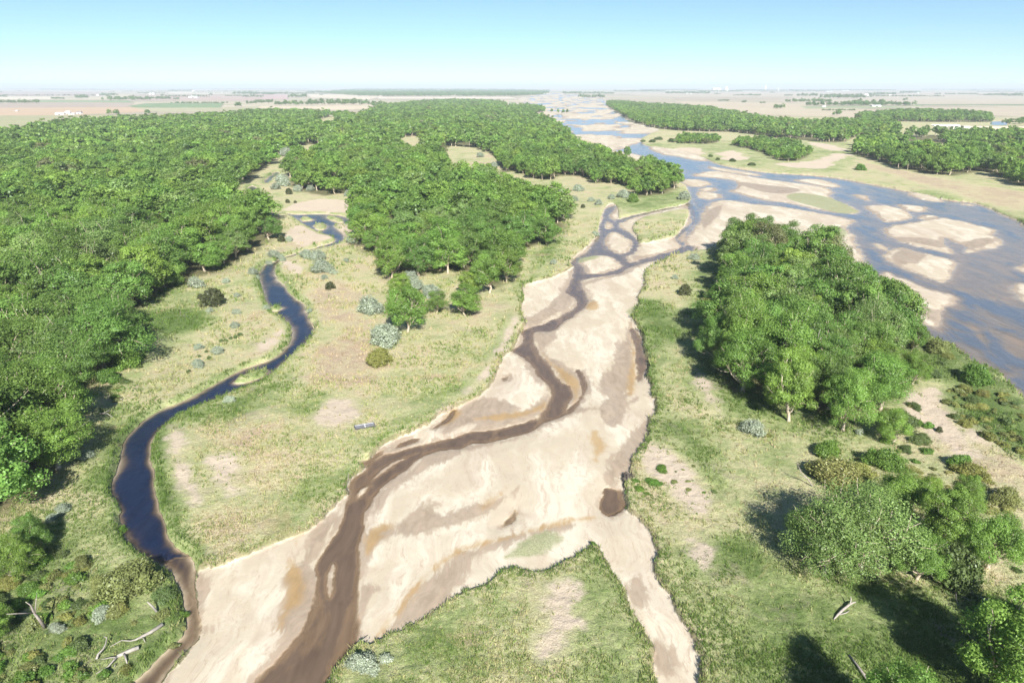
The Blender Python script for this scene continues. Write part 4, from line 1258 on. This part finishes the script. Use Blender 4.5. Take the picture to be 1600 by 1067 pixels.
BUSHES = [
 ('yellow', 591, 572, 42, 1.0, 'rounded yellow green bush below the largest silver shrub'),
 ('bright', 1297, 714, 42, .95, 'bright green bush behind the tan willow on the right meadow'),
 ('bright', 1387, 735, 50, 1.05, 'taller bright green bush with a long shadow beside the right meadow trees'),
 ('tan', 1310, 762, 78, .8, 'tan olive willow with bare stems on the right meadow'),
 ('yellow', 1348, 745, 34, 1.0, 'yellow green bush at the side of the tan willow'),
 ('bright', 1505, 732, 34, 1.0, 'bright green round bush at the foot of the bare brown slope'),
 ('yellow', 1525, 748, 42, .8, 'pale yellow bush in dry grass below the brown slope'),
 ('olive', 1578, 792, 46, 1.0, 'olive bush at the right frame edge above the near thicket'),
 ('bright', 1530, 600, 46, 1.0, 'bright green bush on the bank above the wide river'),
 ('olive', 1405, 530, 62, .7, 'olive willow thicket on the bank right of the grove'),
 ('olive', 1470, 552, 46, .6, 'low olive willow on the bank by the wide river'),
 ('green', 1495, 918, 92, 1.05, 'yellowish willow with brown roots below the near thicket'),
 ('green', 1410, 672, 60, .7, 'dull green thicket between the grove and the brown slope'),
 ('bright', 1454, 668, 15, 1.0, 'small bright bush on the bare brown slope'),
 ('yellow', 1197, 680, 14, .8, 'little yellow green bush beside the silver white shrub'),
 ('bright', 1122, 462, 24, 1.0, 'bright green bush in front of the left side of the grove'),
 ('orange', 1120, 484, 20, .8, 'brownish orange bush by the left side of the grove'),
 ('yellow', 1105, 478, 24, .8, 'dull yellow bush left of the orange one by the grove'),
 ('bright', 218, 506, 24, 1.0, 'bright bush at the edge of the left forest beside tall grass'),
 ('bright', 212, 538, 24, 1.0, 'bright bush below the other one at the left forest edge'),
 ('bright', 188, 578, 46, 1.1, 'large bright green bush beside the black shade of the left forest'),
 ('bright', 165, 600, 36, 1.0, 'bright green bush in the notch of the left forest'),
 ('green', 262, 438, 28, .8, 'dull green bush between the left forest and the meadow'),
 ('olive', 195, 932, 86, .85, 'large olive yellow bush above the creek mouth'),
 ('bright', 226, 920, 36, 1.0, 'green bush at the creek side of the large olive one'),
 ('green', 250, 940, 34, .9, 'dull bush with shadow on the creek bank near the sand'),
 ('bright', 990, 316, 19, 1.1, 'bright yellow green bush at the foot of the tongue of wood'),
 ('bright', 1347, 266, 19, .8, 'green bush on the far bank at the mouth of a side channel'),
 ('purple', 982, 746, 20, .8, 'bare purple brown bush on the bank beside the small brown pool'),
 ('purple', 375, 602, 14, .6, 'reddish bare bush on the bank of the dark creek'),
 ('bright', 186, 822, 16, .9, 'green tuft on the left bank of the dark creek'),
 ('bright', 928, 850, 8, .9, 'green tuft at the tip of the grassy point in the sand'),
]
for kd, u, v, w, tl, lab in BUSHES:
    add_shrub(kd, u, v, w, lab, tall=tl)
for u, v, w in ((367, 528, 8), (375, 524, 8), (352, 533, 8), (345, 534, 8), (310, 556, 6), (326, 559, 8), (294, 581, 7), (322, 549, 6), (360, 529, 6)):
    add_shrub('green', u, v, w, 'tiny dark green bush among the silver trio above the creek', group='tiny bushes above the creek bend')
for u, v, w in ((1035, 735, 20), (1022, 757, 22), (1000, 765, 16), (995, 752, 12), (1012, 772, 10)):
    add_shrub('bright', u, v, w, 'low green weed patch on the bare bank right of the brown pool', 'weed_patch', .4, 'weeds on the bare bank')
srg = np.random.default_rng(77)
def scrub(area, count, wlo, whi, kinds, name, where, tall=(.45, .9), keep_off=None):
    q = np.array([list(map(float, p.split(','))) for p in area.split()])
    P = np.array([ground(u, v) for u, v in q])
    k = 0
    for _ in range(count * 30):
        u, v = srg.uniform(q[:, 0].min(), q[:, 0].max()), srg.uniform(q[:, 1].min(), q[:, 1].max())
        if sdf(P, np.array([ground(u, v)]), 5)[0] < .2 or (keep_off and keep_off(u, v)):
            continue
        kd = kinds[srg.integers(len(kinds))]
        w = wlo + (whi - wlo) * srg.random() ** 1.6
        f = (w - wlo) / (whi - wlo)
        size = 'small' if f < .25 else ('middling' if f < .6 else 'wide')
        col = {'green': 'dull green', 'bright': 'bright green', 'olive': 'olive', 'yellow': 'yellow green', 'tan': 'tan', 'silver': 'silver'}[kd]
        add_shrub(kd, u, v, w, f'{size} {col} {where}', name, srg.uniform(*tall), f'{size} {col} {where}')
        k += 1
        if k >= count:
            break
scrub("-40,880 60,850 130,880 170,930 230,985 240,960 285,945 288,985 262,1010 235,1035 205,1062 170,1110 -60,1110", 160, 8, 32, ('green', 'olive', 'bright', 'yellow', 'bright', 'olive'), 'scrub_bush', 'scrub bush in the bottom left corner', (.5, 1.0),
      lambda u, v: 140 < u < 262 and 972 < v < 1060 and srg.random() < .85)
scrub("1470,610 1560,600 1640,690 1620,720 1545,690 1490,655", 70, 7, 20, ('yellow', 'olive', 'yellow', 'green'), 'willow_scrub', 'willow scrub bush on the slope above the wide river', (.6, 1.0))
scrub("1395,525 1440,515 1500,550 1470,590 1430,600 1410,560", 22, 10, 28, ('olive', 'yellow', 'green', 'bright'), 'river_bush', 'bush on the bank right of the grove', (.5, .9))
scrub("1370,640 1420,610 1450,670 1480,700 1440,730 1380,700", 18, 10, 30, ('green', 'green', 'bright', 'olive'), 'thicket_bush', 'thicket bush between the grove and the brown slope', (.45, .8))
scrub("1330,740 1480,710 1560,760 1600,800 1600,900 1560,920 1540,800 1420,760", 30, 9, 28, ('yellow', 'olive', 'green', 'yellow', 'tan'), 'meadow_bush', 'loose bush among the trees at the right edge', (.45, .85))
scrub("215,425 300,440 250,470 230,500 225,560 185,640 160,640 205,560 205,480", 30, 7, 22, ('green', 'olive', 'bright', 'green'), 'edge_bush', 'undergrowth bush along the left forest edge', (.45, .9))
scrub("1250,890 1420,890 1560,930 1600,950 1480,960 1330,920", 18, 6, 16, ('green', 'bright', 'olive'), 'weed_clump', 'weed clump on the grass below the near thicket', (.3, .5))
scrub("1000,640 1050,600 1120,640 1160,780 1130,900 1060,880 1040,760", 22, 4, 12, ('green', 'bright', 'olive'), 'meadow_weed', 'weed clump on the meadow right of the sand', (.3, .5))

# ------------------------------------------------------------------ dead wood
def log_thing(name, label, branches, cat='log', mat='dead_wood', group=None):
    """branches: list of lists of (u, v, height, radius)"""
    u0, v0 = branches[0][0][:2]
    x0, y0 = ground(u0, v0)
    z0 = zat_fast(x0, y0)
    t = thing(name, label, cat, (x0, y0, z0), 0, 1, group)
    for i, b in enumerate(branches):
        P, r = [], []
        for u, v, h, rad in b:
            x, y = ground(u, v, z0 + h)
            P.append((x - x0, y - y0, h))
            r.append(rad * .68)
        link('trunk' if i == 0 else 'branch', tube_mesh('log', [(P, r)], M[mat], 8), t)
    return t
log_thing('fallen_log', 'long bleached fallen trunk with a thin curved tail, upper one', [[(254, 975, .35, .34), (236, 987, .3, .28), (222, 994, .3, .24), (212, 999, .25, .15), (204, 1001, .3, .10), (190, 1000, .4, .07), (172, 1010, .3, .04)], [(223, 995, .3, .1), (227, 1003, .2, .05)]])
log_thing('fallen_log', 'bleached fallen trunk with forked limbs, lower one nearest the creek', [[(217, 1011, .4, .36), (206, 1015, .4, .34), (192, 1021, .45, .3), (183, 1025, .5, .26)], [(183, 1025, .5, .2), (176, 1033, .5, .14), (168, 1042, .4, .10), (150, 1052, .3, .05)],
         [(194, 1021, .5, .18), (197, 1030, .4, .13), (199, 1038, .3, .09)], [(184, 1026, .5, .13), (172, 1027, .7, .08), (158, 1030, .6, .04)], [(181, 1036, .3, .08), (178, 1042, .3, .05)]])
log_thing('fallen_log', 'short crooked dead limb lying left of the two long trunks', [[(151, 1029, .3, .18), (153, 1022, .4, .17), (161, 1014, .5, .14), (165, 1006, .6, .12), (167, 996, .8, .08), (162, 994, 1.0, .05)]])
log_thing('stump', 'short bright broken stem at the edge of the olive bush', [[(245, 955, .3, .22), (237, 946, 1.2, .18), (230, 940, 2.0, .10)]], 'stump')
log_thing('fallen_log', 'pale split log lying on the grass left of the long black shadow', [[(1303, 967, .2, .07), (1308, 961, .25, .20), (1316, 953, .35, .25), (1326, 945, .5, .22), (1333, 941, .6, .16), (1338, 940, .7, .05)], [(1328, 945, .5, .12), (1330, 936, 1.0, .09), (1329, 931, 1.3, .04)], [(1312, 960, .1, .10), (1322, 957, .2, .09), (1328, 953, .2, .04)]])
log_thing('fallen_log', 'thin grey fallen pole at the bottom edge between two shadows', [[(1327, 1023, .2, .14), (1342, 1042, .2, .17), (1362, 1070, .2, .2)]], mat='grey_bark')
log_thing('fallen_branch', 'spray of fallen branches below the yellowish willow', [[(1493, 916, .6, .16), (1520, 927, .5, .10), (1552, 941, .3, .05)], [(1495, 916, .6, .12), (1505, 932, .4, .07), (1518, 939, .3, .04)], [(1493, 916, .6, .12), (1494, 935, .3, .07), (1498, 945, .2, .04)]], 'branch')
log_thing('dead_tree', 'dead leaning tree with bare forked trunk beside a silver shrub', [[(71, 981, 0, .30), (62, 968, 1.6, .25), (53, 957, 3.0, .2), (48, 945, 4.2, .12), (40, 940, 5.0, .06)], [(53, 957, 3.0, .14), (30, 958, 4.2, .08), (10, 959, 5.0, .04)], [(55, 958, 3.0, .10), (56, 940, 4.6, .06), (58, 925, 5.4, .03)]], 'tree', 'grey_bark')
log_thing('dead_tree', 'bare bent dead tree at the left side of the tan willow', [[(1270, 760, 0, .16), (1262, 748, 1.2, .13), (1252, 738, 2.4, .09), (1245, 722, 3.4, .05)], [(1262, 748, 1.2, .08), (1250, 742, 2.0, .05)]], 'tree', 'grey_bark')
log_thing('dead_branch', 'bleached bare branches reaching over the grass from the left forest', [[(156, 646, 2.0, .12), (168, 646, 1.6, .09), (176, 652, 1.2, .04)], [(160, 646, 1.9, .08), (170, 641, 1.9, .05), (180, 642, 1.6, .03)]], 'branch')
log_thing('dead_snag', 'white bare snag rising among the right hand crowns of the grove', [[(1276, 560, 0, .25), (1276, 548, 8.5, .18), (1279, 522, 11.5, .12), (1282, 514, 12.4, .05)], [(1277, 535, 10.5, .08), (1284, 527, 11.6, .04)]], 'tree')
log_thing('driftwood', 'white driftwood chips on the bank of the brown stream', [[(543, 757, .1, .05), (544, 748, .9, .05), (544, 738, 1.8, .03)], [(545, 757, .1, .04), (548, 746, .9, .02)]], 'driftwood')
log_thing('driftwood', 'pale driftwood sticks lodged above the spiky silver shrub', [[(560, 1001, .1, .10), (566, 1000, .2, .09), (574, 995, .4, .05)], [(575, 1003, .1, .08), (577, 997, .4, .05)]], 'driftwood')
log_thing('driftwood', 'white stick lying in the shallow stream at the bottom edge', [[(452, 1062, -.95, .07), (457, 1057, -.9, .06), (460, 1056, -.85, .03)]], 'driftwood')
log_thing('fallen_log', 'bright weathered log on the grass above the creek', [[(183, 626, .2, .16), (189, 624, .2, .18), (193, 622, .2, .12)]])

# ------------------------------------------------------------------ things people put there
def box(x0, x1, y0, y1, z0, z1):
    V = [(x0, y0, z0), (x1, y0, z0), (x1, y1, z0), (x0, y1, z0), (x0, y0, z1), (x1, y0, z1), (x1, y1, z1), (x0, y1, z1)]
    return V, [(0, 3, 2, 1), (4, 5, 6, 7), (0, 1, 5, 4), (1, 2, 6, 5), (2, 3, 7, 6), (3, 0, 4, 7)]
def boxes(name, bl, mat, parent):
    V, Q = [], []
    for b in bl:
        v, q = box(*b)
        Q += [tuple(i + len(V) for i in f) for f in q]
        V += v
    me = bpy.data.meshes.new(name)
    me.from_pydata(V, [], Q)
    me.materials.append(M[mat])
    return link(name, me, parent)
def prism(name, V, Q, mat, parent):
    me = bpy.data.meshes.new(name)
    me.from_pydata(V, [], Q)
    me.materials.append(M[mat])
    return link(name, me, parent)

# sunken blind: a low frame with two dark lids
x, y = ground(570, 667)
hb = thing('pit_blind', 'low dark grey double lidded box in the grass below the pink bare patch', 'blind', (x, y, zat_fast(x, y)), R(22))
boxes('lid', [(-1.75, -.12, -.62, .62, .32, .40)], 'metal', hb)
boxes('lid', [(.12, 1.75, -.62, .62, .32, .40)], 'metal', hb)
boxes('centre_bar', [(-.11, .11, -.66, .66, .30, .46)], 'pale_metal', hb)
boxes('frame', [(-1.9, 1.9, .63, .73, -.2, .42), (-1.9, 1.9, -.73, -.63, -.2, .36), (-1.9, -1.76, -.62, .62, -.2, .39), (1.76, 1.9, -.62, .62, -.2, .39)], 'door', hb)
boxes('rail', [(-1.75, -.12, .40, .52, .405, .46), (.12, 1.75, .40, .52, .405, .46)], 'pale_metal', hb)

def barn(u, v, wpx, hpx, label, roof='roof', dep=.6, name='farm_building', rz=0.0, group='far farm buildings'):
    x, y = ground(u, v)
    k = mpp(y)
    w, h = wpx * k, hpx * k
    d = max(8, w * dep)
    t = thing(name, label, 'building', (x, y, 0), rz, 1, group)
    e = h * .62
    boxes('wall', [(-w / 2, w / 2, -d / 2, d / 2, -.3, e)], 'white_wall', t)
    o = .4
    V = [(-w / 2 - o, -d / 2 - o, e), (w / 2 + o, -d / 2 - o, e), (w / 2 + o, d / 2 + o, e), (-w / 2 - o, d / 2 + o, e), (-w / 2 - o, 0, h), (w / 2 + o, 0, h)]
    prism('roof', V, [(0, 1, 5, 4), (2, 3, 4, 5), (0, 4, 3), (1, 2, 5), (3, 2, 1, 0)], roof, t)
    boxes('door', [(-w * .12, w * .12, -d / 2 - .06, -d / 2 - .003, 0, e * .72)], 'door', t)
    for s in (-.34, .34):
        boxes('window', [(w * s - w * .05, w * s + w * .05, -d / 2 - .05, -d / 2 - .003, e * .45, e * .72)], 'door', t)
    return t
for a in ((95, 179.5, 13, 3.4, 'long low white farm shed, leftmost beside the dark conifers'), (107, 179, 7, 5.0, 'white farmhouse between the long shed and a dark tree'), (115, 179.5, 5, 2.6, 'small white outbuilding right of the farmhouse'),
          (124.5, 178.5, 7, 4.0, 'white barn with dark roof at the right of the near farmstead', 'dark_roof'), (238, 148, 8, 2.6, 'white shed below trees on the left plain'), (303, 153, 13, 2.6, 'wide white barn under a dark clump on the left plain'),
          (302, 143.5, 4, 1.6, 'tiny white barn far out on the left plain'), (153, 150, 3, 2.2, 'tiny white house beside a tree clump on the left plain'), (27, 174, 3, 1.6, 'lone white shed in the tan field'),
          (1353, 151, 6, 4.0, 'tall white barn at the end of the long right windbreak'), (1076, 146.5, 9, 1.8, 'low white sheds below the grain elevator'), (1368, 166.5, 14, 2.2, 'long pale farm building under the near right windbreak'),
          (1320, 142.5, 10, 1.2, 'pale strip shed far out on the right plain'), (1390, 149.2, 4, 1.4, 'small white shed right of the tall white barn'), (1295, 143.5, 8, 1.2, 'white roof far out beside a dark belt on the right plain'), (1434, 146, 4, 1.4, 'white shed among trees far right'), (1287, 167.5, 5, 2.0, 'small white shed by the tree belt across the river')):
    barn(*a)
# grain elevators
def elevator(u, v, wpx, hpx, label, silos):
    x, y = ground(u, v)
    k = mpp(y)
    w, h = wpx * k, hpx * k
    t = thing('grain_elevator', label, 'grain elevator', (x, y, 0), 0, 1)
    for i in range(silos):
        cx = (i - (silos - 1) / 2) * w / silos
        n = 12
        r = w / silos * .49
        V = [(cx + r * math.cos(a), r * math.sin(a), z) for z in (0, h * .8) for a in np.linspace(0, 2 * np.pi, n, endpoint=False)] + [(cx, 0, h * .88)]
        Q = [(j, (j + 1) % n, n + (j + 1) % n, n + j) for j in range(n)] + [(n + j, n + (j + 1) % n, 2 * n) for j in range(n)]
        prism('silo', V, Q, 'white_wall', t)
    boxes('headhouse', [(-w * .16, w * .16, -w * .12, w * .12, h * .5, h)], 'white_wall', t)
    return t
elevator(1135, 143.2, 4.2, 7.0, 'tall narrow white grain elevator on the horizon right of the river', 2)
elevator(1195.5, 141.5, 3.0, 7.5, 'single white tower on the horizon, farthest right of the elevators', 1)
barn(1119, 142, 12, 4.2, 'large white storage hall beside the grain elevator', name='storage_hall', group=None)
elevator(1216, 142.5, 1.2, 5.0, 'thin white tower on the horizon beyond the others', 1)

# road bridge beyond the right wood
x, y = ground(1476, 203)
k = mpp(y)
br = thing('road_bridge', 'white concrete road bridge half hidden by the right wood', 'bridge', (x, y, 0), R(-4))
L = 38 * k
boxes('deck', [(-L / 2, L / 2, -4, 4, 5.4, 6.5)], 'concrete', br)
boxes('railing', [(-L / 2, L / 2, -4.3, -4.02, 6.0, 7.3)], 'white_wall', br)
boxes('railing', [(-L / 2, L / 2, 4.02, 4.3, 6.0, 7.3)], 'white_wall', br)
for q in (-.3, 0.02, .3):
    boxes('pier', [(L * q - .6, L * q + .6, -3.5, 3.5, -.5, 5.39)], 'concrete', br)
ab = [(L / 2, -4, -.3), (L / 2 + 16, -4, -.3), (L / 2 + 16, 4, -.3), (L / 2, 4, -.3), (L / 2 - 8, -4, -.3), (L / 2 - 8, 4, -.3), (L / 2, -4, 5.38), (L / 2, 4, 5.38), (L / 2 + 16, -4, 5.38), (L / 2 + 16, 4, 5.38)]
prism('abutment', ab, [(4, 0, 6), (5, 7, 3), (4, 6, 7, 5), (0, 1, 8, 6), (3, 7, 9, 2), (6, 8, 9, 7), (1, 2, 9, 8)], 'concrete', br)
em = [(L / 2 + 16.01, -16, -.4), (L / 2 + 16.01, 16, -.4), (L / 2 + 16.01, -5, 5.3), (L / 2 + 16.01, 5, 5.3), (L / 2 + 260, -18, -.4), (L / 2 + 260, 18, -.4), (L / 2 + 260, -5, 3.0), (L / 2 + 260, 5, 3.0)]
emb = prism('embankment', [(a + x, b + y, c) for a, b, c in em], [(0, 4, 6, 2), (2, 6, 7, 3), (3, 7, 5, 1), (0, 2, 3, 1), (4, 5, 7, 6)], 'soil', None)
tag(emb, 'structure', 'grassy road bank right of the bridge', 'embankment')
# far hills on the rim of the plain
for (xa, xb, yy, hh, sd) in ((-24000, -15500, 27500, 62, 3), (13000, 24500, 27800, 82, 5)):
    n = 60
    t = np.linspace(0, 1, n)
    prof = np.sin(np.pi * t) ** .6 * (.55 + .7 * fbm(t * 6 + sd, t * 0 + sd, sd, 3)) * hh
    X = xa + (xb - xa) * t
    V = np.concatenate([np.column_stack([X, np.full(n, yy - 900.), np.full(n, -2.)]), np.column_stack([X, np.full(n, yy + 0.), prof]), np.column_stack([X, np.full(n, yy + 900.), np.full(n, -2.)])])
    Q = np.array([(r * n + i, r * n + i + 1, (r + 1) * n + i + 1, (r + 1) * n + i) for r in range(2) for i in range(n - 1)])
    link('hills', mesh_np('hills', V, Q, M['soil'], None, True), kind='structure', label='low pale ridge on the rim of the plain', cat='hills')

# ------------------------------------------------------------------ grass and weeds on the near ground
def tufts(n, seed, ymax):
    rg = np.random.default_rng(seed)
    a = rg.uniform(math.atan(60 / ymax), R(50), n * 2)
    Y = CAMH / np.tan(a)
    X = rg.uniform(-1, 1, len(Y)) * (.78 * Y + 12)
    P = np.column_stack([X, Y])
    S = survey(P, False)
    patch = fbm(X * .12, Y * .12, 61, 3)
    keep = (S['bed'] < -.15) & (S['water'] < -.3) & (S['forest'] < 3) & (rg.random(len(P)) < np.clip((patch - .34) * 3, .08, 1)) & ((S['soil'] < -1) | (rg.random(len(P)) < .12))
    edge = (S['bed'] > -1.6) & (S['bed'] < -.15) | (S['water'] > -1.4) & (S['water'] < -.3)
    keep |= edge & (rg.random(len(P)) < .9) & (S['bed'] < -.1) & (S['water'] < -.25)
    P, g, z, e = P[keep][:n], S['green'][keep][:n], S['z'][keep][:n], edge[keep][:n]
    m = len(P)
    nb = 5
    tot = m * nb
    ti = np.repeat(np.arange(m), nb)
    ph = rg.random(tot) * 6.283
    sc = np.clip(P[:, 1] / 110, .75, 2.2)
    hgt = ((.28 + .38 * rg.random(m) ** 2) * sc * (1 + .25 * e))[ti] * (.6 + .6 * rg.random(tot))
    wd = (.085 * sc)[ti] * (.7 + .6 * rg.random(tot))
    bx = P[ti, 0] + rg.normal(0, .20, tot) * sc[ti]
    by = P[ti, 1] + rg.normal(0, .20, tot) * sc[ti]
    bz = z[ti] - .03
    lean = rg.normal(0, .35, (tot, 2)) * hgt[:, None]
    cx, sx = np.cos(ph) * wd, np.sin(ph) * wd
    V = np.stack([np.column_stack([bx - cx, by - sx, bz]), np.column_stack([bx + cx, by + sx, bz]), np.column_stack([bx + lean[:, 0], by + lean[:, 1], bz + hgt])], 1).reshape(-1, 3)
    T = np.arange(tot * 3).reshape(-1, 3)
    gn = np.clip(g + (patch[keep][:n] - .5) * 1.2 + rg.normal(0, .22, m) + .25 * e, 0, 1)
    return V, T, np.repeat(gn[ti], 3), np.repeat(rg.random(tot), 3)
def tuft_material():
    m, nt = material('grass_blades')
    N = NT(nt)
    c = N.ramp(N.attr('gn').outputs['Fac'], [(.0, (.47, .39, .25)), (.35, (.42, .40, .20)), (.6, (.26, .31, .11)), (1.0, (.12, .195, .045))])
    c = N.mix(1.0, c, N.math('ADD', .7, N.math('MULTIPLY', N.attr('lv').outputs['Fac'], .5)), 'MULTIPLY')
    d = N.n('BsdfDiffuse', {'Color': c})
    t = N.n('BsdfTranslucent', {'Color': c})
    mx = N.n('MixShader', {0: .35})
    nt.links.new(d.outputs[0], mx.inputs[1])
    nt.links.new(t.outputs[0], mx.inputs[2])
    nt.links.new(mx.outputs[0], N.n('OutputMaterial').inputs[0])
    return m
V, T, gn, lv = tufts(60000, 5, 330)
link('grass', mesh_np('grass', V, T, tuft_material(), {'gn': gn, 'lv': lv}), kind='stuff', label='tufts of dry and green grass over the near meadows and banks', cat='grass')

# ------------------------------------------------------------------ look-alikes are told apart by how near they stand
ones = ['', 'first', 'second', 'third', 'fourth', 'fifth', 'sixth', 'seventh', 'eighth', 'ninth']
def ordinal(n):
    if n <= 20:
        return ORD[n - 1]
    t = {2: 'twenty', 3: 'thirty', 4: 'forty', 5: 'fifty'}[n // 10]
    return t[:-1] + 'ieth' if n % 10 == 0 else t + '-' + ones[n % 10]
alike = {}
for o in COL.objects:
    if o.parent is None and o.get('label') and o.get('kind') not in ('stuff', 'structure'):
        alike.setdefault(o['label'], []).append(o)
for lab, l in alike.items():
    if len(l) > 1:
        for i, o in enumerate(sorted(l, key=lambda o: o.location.xy.length)):
            o['label'] = f'{ordinal(i + 1)} nearest {lab}'

# ------------------------------------------------------------------ air
hz = bpy.data.meshes.new('haze')
v, q = box(-190000, 190000, -900, 33000, -4, 130)
hz.from_pydata(v, [], q)
hm, hnt = material('haze')
hv = hnt.nodes.new('ShaderNodeVolumePrincipled')
hv.inputs['Color'].default_value = (.82, .91, 1.0, 1)
hv.inputs['Density'].default_value = 1.05e-4
hv.inputs['Anisotropy'].default_value = 0.0
ho = hnt.nodes.new('ShaderNodeOutputMaterial')
hnt.links.new(hv.outputs[0], ho.inputs['Volume'])
hz.materials.append(hm)
link('haze', hz, kind='stuff', label='pale blue air that fades the far plain', cat='haze')
